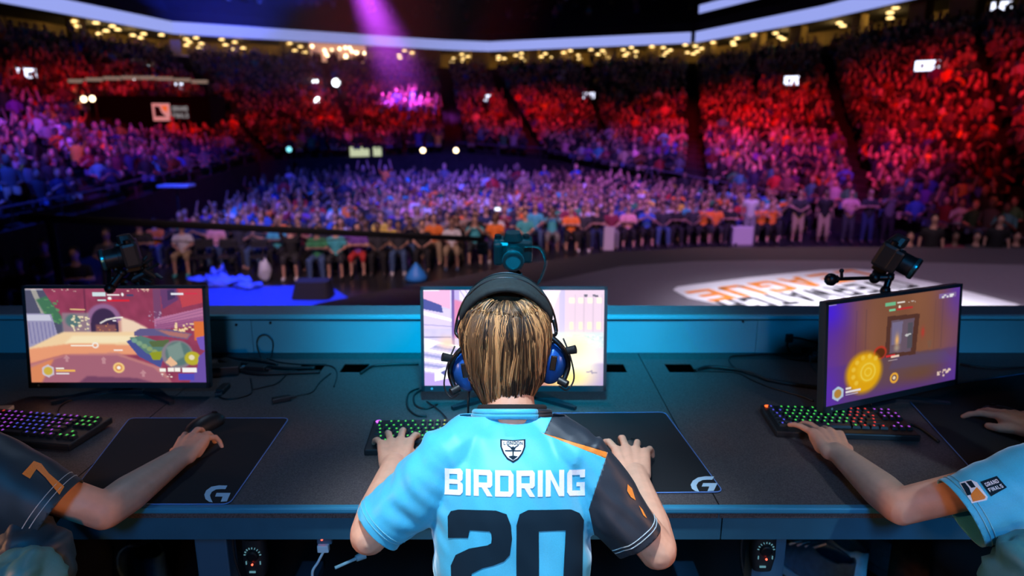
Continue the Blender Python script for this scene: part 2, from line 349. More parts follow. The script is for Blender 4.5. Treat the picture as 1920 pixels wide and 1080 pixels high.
def floorline(s, p_l, p_r, hgt, m, nm):
    """p_l, p_r: world ends (picture left / right); text is read from the audience side"""
    a, b = Vector(p_l), Vector(p_r); L = (b-a).length; pl, W = blockline(s, .9, .22)
    ex = (a-b).normalized(); ey = Vector((-ex.y, ex.x, 0)); c = (a+b)/2; bm = NB()
    for p in pl:
        try: bm.faces.new([bm.verts.new(Vector((c.x, c.y, STAGE+.012)) + ex*(x*L/W) + ey*(y*hgt)) for x, y in p])
        except ValueError: pass
    return mk(nm, bm, m, lg, world=True)
floorline('LEAGUE', PZ(1305, 558, STAGE), PZ(1625, 513, STAGE), .62, ORG, 'lettering')
fa, fb = PZ(1362, 576, STAGE), PZ(1565, 549, STAGE)
floorline('OVERWATCH', fa, fa+(fb-fa)*(9.25/5.3), .56, mat('print_black', (.03, .03, .035, 1), .5), 'lettering')
# ------------------------------------------------------------------ the players' desk
DY0, DY1 = 1.296, 2.27
DX0, DX1 = -2.2, 2.3
desk = empty('player_desk', (0, 1.7, PLAT), 0, 'long dark grey speckled player desk with a blue-lit front apron', 'desk')
LAM = mat('desk_laminate', (.085, .068, .068, 1), .5, grain=(330, .55), bump=(.15, .001))
cuts = [(.60*0+x, 2.035) for x in ()]
holes = []                              # cable cutouts (x0,x1,y0,y1)
for pxa, pxb in ((553, 600), (636, 684), (1135, 1176), (1255, 1306)):
    a = PZ(pxa, 698, DESK); b = PZ(pxb, 698, DESK); c = PZ(pxb, 682, DESK); holes.append((a.x, b.x, a.y, c.y))
WELL_SHADE = mat('cutout_shade', (.001, .001, .001, 1), 1, spec=0)  # lining added under the cutouts, their shade painted as near-black
def slab(x0, x1, m):
    """desk section with its cutouts left open"""
    hs = sorted(h for h in holes if x0 < h[0] and h[1] < x1); bm = NB(); xs = [x0]
    for h in hs: xs += [h[0], h[1]]
    xs.append(x1)
    for k in range(len(xs)-1):
        a, b = xs[k], xs[k+1]
        if k % 2 == 0: box(bm, ((a+b)/2, (DY0+DY1)/2, DESK-.014), (b-a, DY1-DY0, .028))
        else:
            h = hs[k//2]
            box(bm, ((a+b)/2, (DY0+h[2])/2, DESK-.014), (b-a, h[2]-DY0, .028)); box(bm, ((a+b)/2, (DY1+h[3])/2, DESK-.014), (b-a, DY1-h[3], .028))
    return mk('desktop', bm, m, desk, world=True)
for x0, x1 in ((DX0, -1.0), (-.997, .44), (.443, DX1)): slab(x0, x1, LAM)
for x, y0, y1, hx in [(h[0], h[2], h[3], h[1]) for h in holes]:
    bm = NB(); t_w = .004
    for c_, s_ in ((((x+hx)/2, y0+t_w/2, DESK-.16), (hx-x, t_w, .315)), (((x+hx)/2, y1-t_w/2, DESK-.16), (hx-x, t_w, .315)), ((x+t_w/2, (y0+y1)/2, DESK-.16), (t_w, y1-y0, .315)), ((hx-t_w/2, (y0+y1)/2, DESK-.16), (t_w, y1-y0, .315))): box(bm, c_, s_)
    mk('shade_well', bm, WELL_SHADE, desk, world=True)
    bm = NB(); box(bm, ((x+hx)/2, (y0+y1)/2, DESK-.32), (hx-x, y1-y0, .004)); mk('shade_well_floor', bm, mat('cutout_shade', (.001, .001, .001, 1), 1, spec=0), desk, world=True)
APR = mat('apron_laminate', (.022, .10, .16, 1), .45, grain=(20, .06))  # cyan light on apron and edge strip is mixed into their colour
bm = NB(); box(bm, (0, DY0-.004, DESK-.004), (DX1-DX0, .016, .014), bev=.004); mk('edge_strip', bm, mat('edge_strip', (.04, .24, .38, 1), .3), desk, world=True)
for x0, x1 in ((DX0, -1.0), (-.997, .448), (.451, DX1)):
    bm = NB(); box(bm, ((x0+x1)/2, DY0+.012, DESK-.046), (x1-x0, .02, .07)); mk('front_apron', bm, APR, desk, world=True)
for x in (-1.75, -.70, .60, 1.75):
    bm = NB(); box(bm, (x, 1.42, (PLAT+DESK-.03)/2), (.075, .05, DESK-PLAT-.03), bev=.004); box(bm, (x, 1.75, PLAT+.02), (.075, .7, .04), bev=.004); mk('leg', bm, mat('desk_leg', (.04, .10, .16, 1), .4), desk, world=True)
# riser behind the desk: panels with teal light painted into their colour, bolts and a grey ledge on top
rz = empty('desk_riser', (0, 2.33, PLAT), 0, 'low riser wall behind the desk with teal light painted into its colour', 'panel')
WALLM = mat('riser_teal_light', (.10, .44, .52, 1), .5, grain=(6, .04))
TOP = DESK+.138
xs = [DX0, (480-960)/F*2.42, (1412-960)/F*2.42, DX1]
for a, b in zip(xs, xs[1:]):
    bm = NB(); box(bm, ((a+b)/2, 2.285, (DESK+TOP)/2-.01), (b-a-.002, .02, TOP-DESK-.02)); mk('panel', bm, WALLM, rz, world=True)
bm = NB(); box(bm, ((DX0+DX1)/2, 2.275, TOP-.006), (DX1-DX0, .022, .0125), bev=.002); mk('top_rail', bm, mat('riser_rail', (.12, .55, .65, 1), .35), rz, world=True)
bm = NB(); box(bm, ((DX0+DX1)/2, 2.342, TOP-.0045), (DX1-DX0, .115, .009)); mk('ledge', bm, mat('ledge_top', (.24, .22, .25, 1), .6, grain=(60, .1)), rz, world=True)
bm = NB(); box(bm, ((DX0+DX1)/2, 2.392, (TOP+STAGE)/2-.005), (DX1-DX0, .015, TOP-STAGE-.01)); mk('back_panel', bm, BLKM, rz, world=True)
for px, py in ((443, 609), (507, 605), (1393, 603), (1100, 604), (820, 604)):
    p = P(px, py, 2.274); bm = NB(); cyl(bm, (p.x, 2.277, p.z), (p.x, 2.271, p.z), .0045, n=10); mk('bolt', bm, DKM, rz, world=True)
bm = NB(); box(bm, (0, .9, PLAT-.05), (5.2, 3.0, .1)); tag(mk('player_platform', bm, mat('platform_floor', (.012, .013, .016, 1), .7)), kind='structure')
bm = NB(); box(bm, (0, .9, PLAT/2-.05), (5.1, 2.9, PLAT-.1)); tag(mk('platform_base', bm, BLKM), kind='structure')
# ------------------------------------------------------------------ monitors
SW, SH = 256, 144
class Img:
    def __init__(s, c):
        s.a = np.ones((SH, SW, 3), float)*np.array(c)/255; s.y, s.x = np.mgrid[0:SH, 0:SW]; s.x = (s.x+.5)/SW; s.y = (s.y+.5)/SH
    def mix(s, m, c, al=1):
        m = np.clip(m, 0, 1)[..., None]*al; s.a = s.a*(1-m) + m*np.array(c)/255
    def poly(s, pts, c, al=1, soft=0):
        ins = np.zeros((SH, SW), bool); n = len(pts)
        for i in range(n):
            x0, y0 = pts[i]; x1, y1 = pts[(i+1) % n]
            if y0 == y1: continue
            k = ((y0 > s.y) != (y1 > s.y)) & (s.x < (x1-x0)*(s.y-y0)/(y1-y0)+x0); ins ^= k
        m = ins.astype(float)
        for _ in range(soft): m = (m + np.roll(m, 1, 0) + np.roll(m, -1, 0) + np.roll(m, 1, 1) + np.roll(m, -1, 1))/5
        s.mix(m, c, al)
    def rect(s, x0, y0, x1, y1, c, al=1, soft=0): s.poly([(x0, y0), (x1, y0), (x1, y1), (x0, y1)], c, al, soft)
    def ell(s, x, y, rx, ry, c, al=1, hard=6., ring=None):
        d = np.hypot((s.x-x)/rx, (s.y-y)/ry); m = np.clip((1-d)*hard, 0, 1)
        if ring: m = m*np.clip((d-ring)*hard*2, 0, 1)
        s.mix(m, c, al)
    def glow(s, x, y, rx, ry, c, al=1): s.mix(np.exp(-((s.x-x)/rx)**2-((s.y-y)/ry)**2), c, al)
    def line(s, pts, wd, c, al=1):
        for (x0, y0), (x1, y1) in zip(pts, pts[1:]):
            dx, dy = x1-x0, (y1-y0)*.5625; t = np.clip(((s.x-x0)*dx+(s.y-y0)*.5625*dy)/(dx*dx+dy*dy+1e-9), 0, 1)
            s.mix(np.clip(1.5-np.hypot(s.x-x0-dx*t, (s.y-y0)*.5625-dy*t)/wd, 0, 1), c, al)
    def speck(s, x0, y0, x1, y1, n, c, seed=0, sz=.006, al=.9):
        r = random.Random(seed)
        for _ in range(n):
            x, y = r.uniform(x0, x1), r.uniform(y0, y1); s.rect(x, y, x+sz*r.uniform(.6, 2), y+sz*1.6, c, al)
    def streaks(s, amt, seed=0, fx=9, fy=5):
        r = np.random.RandomState(seed); g = np.zeros((SH, SW))
        for k in range(14): g += np.sin((s.x*fx*r.randn()+s.y*fy*r.randn())*6.3+r.rand()*6)/5
        s.a *= (1+amt*g)[..., None]
def screen1():
    I = Img((150, 62, 92)); I.streaks(.05, 1)
    I.poly([(0, 0), (.1, 0), (.2, .35), (.22, .62), (0, .64)], (84, 84, 110)); I.poly([(.03, 0), (.06, 0), (.12, .3), (.09, .3)], (170, 165, 160))
    I.poly([(.06, .12), (.12, .08), (.2, .3), (.19, .38), (.12, .33)], (70, 120, 90), 1, 2); I.speck(.07, .1, .19, .36, 26, (96, 150, 100), 3, .012, .8)
    I.poly([(.33, 0), (.34, 0), (.34, .3), (.33, .3)], (120, 50, 80)); I.rect(.72, 0, .76, .38, (122, 70, 110), 1, 1)
    I.poly([(.76, 0), (.85, 0), (.86, .12), (.77, .22)], (105, 62, 112)); I.poly([(.8, .02), (.84, .01), (.845, .1), (.8, .13)], (70, 50, 95))
    I.poly([(.86, 0), (1, 0), (1, .15), (.88, .2)], (196, 70, 82)); I.poly([(.72, .32), (1, .2), (1, .3), (.72, .4)], (190, 120, 160)); I.poly([(.72, .38), (1, .3), (1, .38), (.72, .44)], (165, 95, 140))
    for k in range(5): I.line([(.73, .35+.02*k), (1, .22+.036*k)], .0022, (120, 70, 120), .6)
    I.ell(.435, .34, .105, .19, (150, 105, 150), 1, 8); I.ell(.435, .36, .078, .16, (62, 44, 78), 1, 8); I.rect(.345, .36, .53, .6, (62, 44, 78))
    I.rect(.335, .34, .36, .5, (150, 110, 140)); I.rect(.515, .34, .535, .5, (206, 150, 140)); I.rect(.385, .38, .5, .46, (136, 84, 88), 1, 2); I.speck(.39, .37, .5, .45, 8, (210, 140, 90), 5)
    I.rect(.2, .26, .35, .47, (150, 140, 150), .8, 3); I.ell(.26, .34, .05, .08, (88, 120, 122), 1, 3); I.speck(.24, .28, .34, .44, 24, (250, 232, 190), 8, .01)
    I.poly([(.53, .3), (.6, .34), (.68, .42), (.68, .5), (.53, .48)], (246, 216, 190), 1, 3); I.speck(.68, .24, .76, .4, 20, (180, 150, 180), 9)
    I.poly([(0, .26), (.14, .27), (.17, .5), (.13, .6), (0, .64)], (160, 155, 190)); I.poly([(0, .28), (.13, .28), (.14, .34), (0, .34)], (205, 205, 225))
    for k in range(7): I.line([(.01+.022*k, .36), (.02+.022*k, .58)], .003, (110, 108, 160), .7)
    I.poly([(.16, .49), (.2, .46), (.62, .46), (.62, .62), (0, .72), (0, .63)], (248, 214, 168), 1, 2); I.poly([(.25, .5), (.6, .5), (.56, .57), (.2, .59)], (255, 240, 200), .8, 4)
    I.poly([(0, .64), (.25, .58), (.6, .6), (.62, .7), (.2, .7), (0, .8)], (240, 160, 120), 1, 3); I.poly([(0, .8), (.2, .7), (.5, .68), (.75, .84), (.8, 1), (0, 1)], (196, 128, 128), 1, 3)
    I.poly([(.02, 1), (.12, .76), (.22, .71), (.5, .71), (.7, .84), (.8, 1)], (170, 104, 122), 1, 2); I.poly([(0, .84), (.14, .74), (.06, 1), (0, 1)], (226, 140, 96), 1, 3)
    I.poly([(.27, 1), (.32, .93), (.6, .95), (.7, 1)], (120, 70, 100), 1, 3)
    I.rect(.94, .35, 1, .55, (226, 118, 60), 1, 1); I.speck(.82, .36, .93, .46, 22, (255, 226, 170), 12, .012)
    # hand-held device in the lower right
    I.poly([(.6, .46), (.64, .42), (.8, .43), (.93, .48), (.9, .54), (.75, .5), (.66, .5), (.6, .5)], (100, 92, 140)); I.poly([(.72, .43), (.92, .48), (.9, .53), (.8, .5)], (190, 120, 110), .9, 2)
    I.poly([(.555, .56), (.62, .5), (.76, .74), (.74, .84), (.62, .72)], (76, 84, 150)); I.poly([(.57, .52), (.64, .5), (.8, .6), (.74, .76), (.66, .68)], (92, 130, 120))
    for k in range(6): I.ell(.6+.028*k, .55+.03*k, .02, .03, (130+k*6, 170, 150-k*12), .9, 3)
    I.poly([(.68, .68), (.76, .66), (.74, .76), (.7, .76)], (150, 158, 40)); I.poly([(.68, .56), (.8, .54), (.78, .62), (.7, .62)], (90, 110, 70))
    I.ell(.84, .7, .095, .16, (140, 130, 140), 1, 10); I.ell(.845, .69, .08, .14, (92, 122, 120), 1, 6); I.poly([(.78, .62), (.86, .56), (.88, .72), (.8, .8)], (150, 170, 160), .6, 2); I.poly([(.77, .78), (.8, .72), (.84, .8), (.8, .83)], (240, 190, 150))
    I.ell(.925, .74, .05, .08, (190, 178, 50), 1, 6); I.ell(.92, .73, .018, .03, (236, 226, 190)); I.poly([(.96, .72), (1, .66), (1, 1), (.9, 1), (.95, .84)], (110, 82, 170)); I.poly([(.95, .52), (1, .5), (1, .66), (.97, .64)], (120, 90, 190))
    I.line([(.415, .365), (.45, .33), (.5, .31), (.54, .305)], .004, (255, 250, 240)); I.rect(.485, .33, .505, .35, (240, 230, 240))
    I.rect(.735, .845, .77, .88, (255, 250, 240)); I.rect(.78, .84, .815, .88, (255, 250, 240)); I.rect(.82, .84, .85, .88, (255, 250, 240)); I.rect(.865, .84, .945, .89, (255, 250, 250)); I.rect(.84, .9, .93, .97, (80, 76, 190)); I.speck(.73, .9, .8, .94, 8, (255, 240, 230), 4)
    hx = [(.1+.04*math.sin(k*PI/3), .875+.07*math.cos(k*PI/3)) for k in range(6)]; I.poly(hx, (210, 200, 215)); I.ell(.1, .875, .028, .048, (210, 180, 70))
    I.rect(.145, .86, .255, .885, (250, 190, 90)); I.rect(.145, .895, .22, .91, (240, 236, 240)); I.rect(.145, .84, .19, .852, (255, 250, 240))
    I.ell(.503, .84, .034, .058, (250, 206, 130), 1, 12); I.ell(.503, .84, .022, .04, (225, 150, 90)); I.ell(.503, .84, .012, .02, (255, 250, 240))
    I.rect(.38, .045, .455, .085, (214, 232, 236)); I.rect(.46, .06, .53, .075, (250, 240, 240)); I.rect(.405, .115, .455, .135, (214, 232, 236)); I.rect(.46, .12, .585, .14, (220, 40, 60)); I.ell(.475, .105, .012, .018, (255, 255, 255)); I.ell(.548, .065, .008, .018, (255, 255, 255)); I.rect(.57, .06, .61, .08, (70, 70, 110))
    I.rect(.82, .05, .89, .068, (240, 240, 250)); I.rect(.9, .05, .97, .06, (220, 50, 80)); I.rect(.0, .0, .1, .018, (220, 215, 225), .6); I.speck(.15, .0, .28, .03, 8, (230, 200, 190), 2); I.speck(.56, 0, .72, .03, 12, (250, 210, 190), 6)
    I.rect(.24, .6, .36, .612, (255, 246, 230)); I.ell(.378, .6, .02, .034, (250, 244, 236), 1, 9, .5); I.rect(.48, .645, .53, .66, (255, 246, 240)); I.line([(.25, .22), (.33, .225)], .003, (250, 220, 150))
    for x, y in ((.21, .74), (.42, .76), (.64, .9)): I.poly([(x, y-.04), (x+.018, y), (x+.008, y), (x+.008, y+.04), (x-.008, y+.04), (x-.008, y), (x-.018, y)], (226, 180, 180), .5)
    return I.a
def screen2():
    I = Img((206, 196, 232)); I.streaks(.03, 2)
    I.poly([(0, 0), (.15, 0), (.15, .2), (0, .12)], (236, 176, 214)); I.rect(0, .2, .15, .4, (216, 200, 236)); I.poly([(0, .09), (.1, .16), (.11, .24), (0, .2)], (70, 74, 150))
    I.poly([(0, .22), (.16, .3), (.16, .33), (0, .26)], (250, 246, 255)); I.line([(0, .49), (.15, .49)], .003, (90, 84, 140)); I.line([(0, .36), (.16, .38)], .002, (150, 140, 190))
    I.rect(.155, 0, .172, .6, (112, 84, 160)); I.rect(.172, 0, .2, .5, (190, 170, 224)); I.poly([(.2, 0), (.36, 0), (.28, .2), (.2, .1)], (232, 222, 248))
    for k in range(5): I.line([(.2+.03*k, 0), (.28+.03*k, .22)], .002, (150, 130, 190), .8)
    I.poly([(.17, .1), (.28, .16), (.3, .5), (.17, .5)], (228, 120, 160), .8, 2)
    for k in range(9): I.poly([(0, .5+.052*k), (.3, .62+.045*k), (.3, .64+.045*k), (0, .53+.052*k)], (160, 158, 210) if k % 2 else (250, 250, 255))
    I.poly([(0, .5), (.1, .54), (.02, .62), (0, .62)], (244, 238, 255)); I.glow(.13, .55, .05, .07, (255, 210, 180), .9)
    I.rect(.6, 0, 1, .5, (224, 200, 220)); I.rect(.75, 0, .78, .5, (196, 186, 226)); I.poly([(.62, 0), (.76, 0), (.7, .28), (.62, .2)], (240, 226, 240))
    for x in (.82, .87, .92, .97): I.rect(x-.014, .08, x+.014, .14, (255, 244, 214), 1, 1); I.rect(x-.012, .33, x+.01, .41, (255, 240, 200), 1, 1); I.rect(x+.014, .05, x+.02, .44, (200, 180, 200), .7)
    I.rect(.6, .44, 1, .62, (206, 220, 226), 1, 3); I.speck(.78, .46, 1, .6, 60, (236, 244, 244), 7, .012, .7); I.speck(.78, .46, 1, .6, 30, (170, 200, 214), 8, .012, .6)
    I.rect(.6, .6, 1, .75, (214, 206, 226), 1, 3); I.poly([(.7, .8), (1, .76), (1, 1), (.6, 1)], (150, 130, 196), 1, 3)
    I.glow(.72, .97, .09, .06, (220, 120, 40), 1); I.glow(.66, .9, .05, .1, (130, 50, 110), .8)
    I.glow(.83, .78, .14, .26, (255, 248, 226), 1.3); I.glow(.84, .6, .07, .12, (255, 240, 190), .9); I.glow(.8, .92, .12, .1, (255, 226, 130), .9); I.glow(.62, .3, .1, .3, (255, 250, 250), .8)
    I.poly([(0, .86), (.3, .9), (.3, 1), (0, 1)], (186, 160, 226), 1, 2); I.poly([(.06, .84), (.12, .8), (.14, .92), (.06, .95)], (250, 250, 255)); I.poly([(.09, .86), (.12, .83), (.12, .9)], (90, 90, 160))
    I.speck(.875, .05, .95, .06, 7, (90, 90, 110), 4, .012); I.speck(.9, .83, .95, .86, 6, (160, 150, 170), 5, .01); I.rect(.0, .0, .09, .015, (240, 240, 250))
    I.rect(.3, 0, .62, 1, (226, 216, 240), .6, 3)
    return I.a
def screen3():
    I = Img((142, 92, 66)); I.streaks(.04, 5, 3, 1)
    for x in (.12, .2, .27, .8, .86): I.rect(x, .1, x+.006, .62, (112, 76, 62), .6)
    I.poly([(0, .62), (.5, .6), (1, .64), (1, 1), (0, 1)], (108, 78, 86), 1, 3); I.poly([(.5, .62), (.9, .66), (1, .8), (.45, .75)], (98, 82, 116), .7, 5); I.glow(.72, .88, .2, .1, (122, 82, 40), .8)
    I.poly([(.43, .2), (.68, .22), (.66, .64), (.42, .62)], (92, 56, 46)); I.poly([(.46, .25), (.64, .26), (.62, .6), (.455, .58)], (112, 92, 108)); I.poly([(.47, .27), (.55, .27), (.54, .5), (.47, .5)], (128, 118, 150)); I.rect(.59, .3, .63, .56, (90, 86, 96))
    I.glow(.51, .46, .015, .06, (255, 190, 110)); I.glow(.51, .54, .02, .03, (180, 160, 140)); I.speck(.57, .4, .61, .42, 5, (220, 220, 220), 3, .01); I.rect(.71, .38, .715, .46, (190, 60, 50)); I.glow(.71, .42, .015, .05, (200, 60, 50), .8); I.poly([(.75, .52), (.79, .52), (.78, .6), (.76, .6)], (136, 96, 72))
    I.glow(.0, .1, .17, .4, (82, 40, 220), 1.1); I.glow(0, .9, .16, .5, (92, 50, 210), 1.1); I.glow(1, 0, .14, .4, (104, 62, 170), 1); I.glow(1, 1, .14, .4, (100, 60, 160), 1); I.glow(.55, 1.05, .6, .14, (92, 54, 150), .9)
    I.ell(.02, .6, .3, .5, (110, 50, 90), .25, 3)
    I.ell(.385, .555, .055, .075, (196, 60, 40), 1, 5); I.ell(.385, .56, .04, .055, (100, 50, 20)); I.ell(.27, .73, .15, .235, (240, 176, 10), 1, 4); I.ell(.3, .7, .1, .15, (250, 196, 30), .8, 3)
    for k in range(7): a = k*.5+2.4; I.ell(.29+.1*math.cos(a), .72+.15*math.sin(a), .02, .032, (255, 214, 80), .8, 2)
    I.ell(.3, .73, .06, .1, (255, 224, 90), .8, 10, .75); I.ell(.3, .73, .03, .05, (255, 216, 70), .9, 10, .6); I.rect(.43, .6, .5, .615, (230, 50, 60)); I.rect(.47, .61, .53, .635, (255, 220, 200)); I.rect(.45, .65, .52, .66, (220, 200, 200), .8)
    I.rect(.41, .06, .49, .1, (120, 200, 150)); I.rect(.5, .07, .56, .085, (250, 240, 230)); I.rect(.44, .13, .49, .15, (130, 220, 170)); I.rect(.5, .13, .62, .15, (200, 50, 50)); I.ell(.52, .12, .01, .015, (255, 255, 230)); I.speck(.58, .07, .64, .085, 5, (230, 220, 210), 2)
    I.rect(.83, .05, .97, .095, (140, 110, 170)); I.speck(.84, .06, .95, .08, 9, (250, 250, 250), 6, .012); I.rect(.0, .0, .06, .015, (200, 190, 230), .7)
    I.ell(.5, .845, .034, .058, (250, 180, 60), 1, 12, .55); I.ell(.5, .845, .012, .02, (255, 230, 190)); I.poly([(.085+.045*math.sin(k*PI/3), .89+.075*math.cos(k*PI/3)) for k in range(6)], (190, 210, 235)); I.ell(.085, .89, .028, .048, (190, 140, 60))
    I.rect(.14, .85, .18, .87, (255, 240, 230)); I.rect(.14, .885, .25, .9, (250, 240, 240)); I.rect(.14, .915, .23, .925, (220, 210, 240)); I.speck(.83, .86, .95, .92, 16, (250, 220, 200), 9, .012)
    return I.a
def to_lin(a): return np.where(a <= .04045, a/12.92, ((np.clip(a, 0, 1)+.055)/1.055)**2.4)
def screen_mesh(I, wd, ht):
    xs = np.linspace(-wd/2, wd/2, SW); zs = np.linspace(ht/2, -ht/2, SH); X, Zz = np.meshgrid(xs, zs)
    co = np.stack([X, np.zeros_like(X), Zz], -1).reshape(-1, 3); me = bpy.data.meshes.new('screen_picture')
    idx = np.arange(SW*SH).reshape(SH, SW); q = np.stack([idx[:-1, :-1], idx[1:, :-1], idx[1:, 1:], idx[:-1, 1:]], -1).reshape(-1, 4)
    me.vertices.add(len(co)); me.vertices.foreach_set('co', co.ravel()); me.loops.add(q.size); me.loops.foreach_set('vertex_index', q.ravel())
    me.polygons.add(len(q)); me.polygons.foreach_set('loop_start', np.arange(0, q.size, 4)); me.update(calc_edges=True)
    at = me.attributes.new('picture', 'FLOAT_COLOR', 'POINT'); c = np.ones((SW*SH, 4)); c[:, :3] = to_lin(I).reshape(-1, 3); at.data.foreach_set('color', c.ravel()); return me
def screen_mat(name, s):
    m = bpy.data.materials.new(name); m.use_nodes = True; nt = m.node_tree; b = nt.nodes['Principled BSDF']; b.inputs['Base Color'].default_value = (.01, .01, .01, 1); b.inputs['Roughness'].default_value = .35
    a = nt.nodes.new('ShaderNodeAttribute'); a.attribute_name = 'picture'; nt.links.new(a.outputs['Color'], b.inputs['Emission Color']); b.inputs['Emission Strength'].default_value = s; return m
BEZ = mat('bezel', (.02, .035, .045, 1), .4)
def monitor(loc, rz, tilt, W, H, lift, img, es, label, logo_left=True, neck=.05):
    r = empty('monitor', loc, rz, label, 'monitor', None)
    M = Matrix.Translation((0, 0, lift)) @ Matrix.Rotation(-tilt, 4, 'X') @ Matrix.Translation((0, 0, H/2))
    bm = NB(); box(bm, (0, .011, 0), (W, .022, H), bev=.003); box(bm, (0, .032, -.01), (W*.62, .03, H*.62), bev=.008); bm.transform(M); mk('housing', bm, BEZ, r)
    bt, bb = .009, .017; me = screen_mesh(img, W-.018, H-bt-bb); me.transform(M @ Matrix.Translation((0, -.0012, (bb-bt)/2))); link('screen', me, screen_mat('screen_'+label[:5], es), r)
    bm = NB()
    for a in (((-W/2+.0045, -.001, 0), (.009, .004, H)), ((W/2-.0045, -.001, 0), (.009, .004, H)), ((0, -.001, H/2-bt/2), (W, .004, bt)), ((0, -.001, -H/2+bb/2), (W, .004, bb))): box(bm, a[0], a[1])
    bm.transform(M); mk('bezel', bm, BEZ, r)
    bm = NB(); bmesh.ops.create_circle(bm, cap_ends=True, radius=.0035, segments=12, matrix=M @ Matrix.Translation((-W/2+.03, -.0036, -H/2+bb/2)) @ Matrix.Rotation(PI/2, 4, 'X')); box(bm, (0, 0, 0), (.0001, .0001, .0001)); mk('badge', bm, mat('badge', (.3, .45, .5, 1), .4), r)
    bm = NB(); box(bm, (0, .07, .115), (.055, .02, .23), bev=.005); box(bm, (0, .055, .19), (.07, .04, .07), bev=.006); mk('neck', bm, DKM, r)
    bm = NB(); box(bm, (0, .07, .006), (.10, .09, .012), bev=.003)
    for sx in (-1, 1):
        polyface(bm, [(sx*.02, .10), (sx*.05, .03), (sx*.17, -.055), (sx*.178, -.045), (sx*.065, .075)][::sx], .0, .010)
    mk('stand_foot', bm, mat('stand_foot', (.012, .02, .028, 1), .4), r)
    return r, M
mb, mbM = monitor((( 963.5-960)/F*1.95, 1.84, DESK), 0, math.radians(8), .532, .303, .036, screen2(), 1.25, 'centre monitor behind the seated player, bright lilac street scene on screen')
monitor((-1.155, 1.88, DESK), 0, math.radians(8), .532, .303, .030, screen1(), .92, 'left monitor showing a red street with an archway')
monitor((1.078, 1.80, DESK), math.radians(23), math.radians(6), .532, .303, .032, screen3(), .8, 'right monitor turned aside, brown room and yellow disc on screen')
# ------------------------------------------------------------------ mouse pads, keyboards, mice
PADM = mat('pad_cloth', (.006, .0065, .009, 1), .85, grain=(500, .3)); PADE = mat('pad_edge', (.12, .25, .6, 1), .5)
def ground(pl, z): return [PZ(x, y, z) for x, y in pl]
def rounded(pts, r, n=4):
    out = []; m = len(pts)
    for i in range(m):
        a, b, c = Vector(pts[i-1][:2]), Vector(pts[i][:2]), Vector(pts[(i+1) % m][:2]); u = b+(a-b).normalized()*r; v = b+(c-b).normalized()*r
        for k in range(n+1): t = k/n; out.append(tuple(u*(1-t)**2+b*2*t*(1-t)+v*t*t))
    return out
GL = [[(.98, .99), (.62, 1.0), (.3, .92), (.08, .7), (0, .45), (.05, .2), (.2, .04), (.36, 0), (.28, .22), (.24, .42), (.32, .62), (.5, .76), (.7, .78), (.9, .78)],
      [(.52, .56), (1.12, .56), (.96, .06), (.7, .04), (.78, .34), (.46, .34)]]
def mousepad(px4, label, glogo=None):
    w4 = [PZ(x, y, DESK+.003) for x, y in px4]; c = sum(w4, Vector())/4
    r = empty('mouse_pad', (c.x, c.y, DESK), 0, label, 'mouse pad'); out = rounded(w4, .018)
    bm = NB(); polyface(bm, out, DESK+.0005, DESK+.0035); mk('cloth', bm, PADM, r, world=True)
    bm = NB(); tube(bm, [(x, y, DESK+.0028) for x, y in out+out[:1]], .0014, 5, False); mk('stitched_edge', bm, PADE, r, world=True)
    if glogo:
        x0, y0, x1, y1 = glogo; bm = NB()
        for pl in GL: bm.faces.new([bm.verts.new(PZ(x0+(x1-x0)*x*.9, y1+(y0-y1)*y, DESK+.0045)) for x, y in pl])
        mk('printed_logo', bm, mat('pad_logo', (.55, .72, .85, 1), .6), r, world=True)
    return r
mousepad([(243, 784), (542, 784), (430, 945), (118, 945)], 'dark mouse pad left of the centre player with a pale curved logo at its corner', (383, 910, 432, 942))
mousepad([(905, 776), (1247, 773), (1356, 922), (945, 927)], 'dark mouse pad under the centre player\'s right hand', (1295, 893, 1345, 922))
mousepad([(1690, 735), (1990, 690), (2130, 850), (1845, 905)], 'dark mouse pad at the right edge with a thin blue rim')
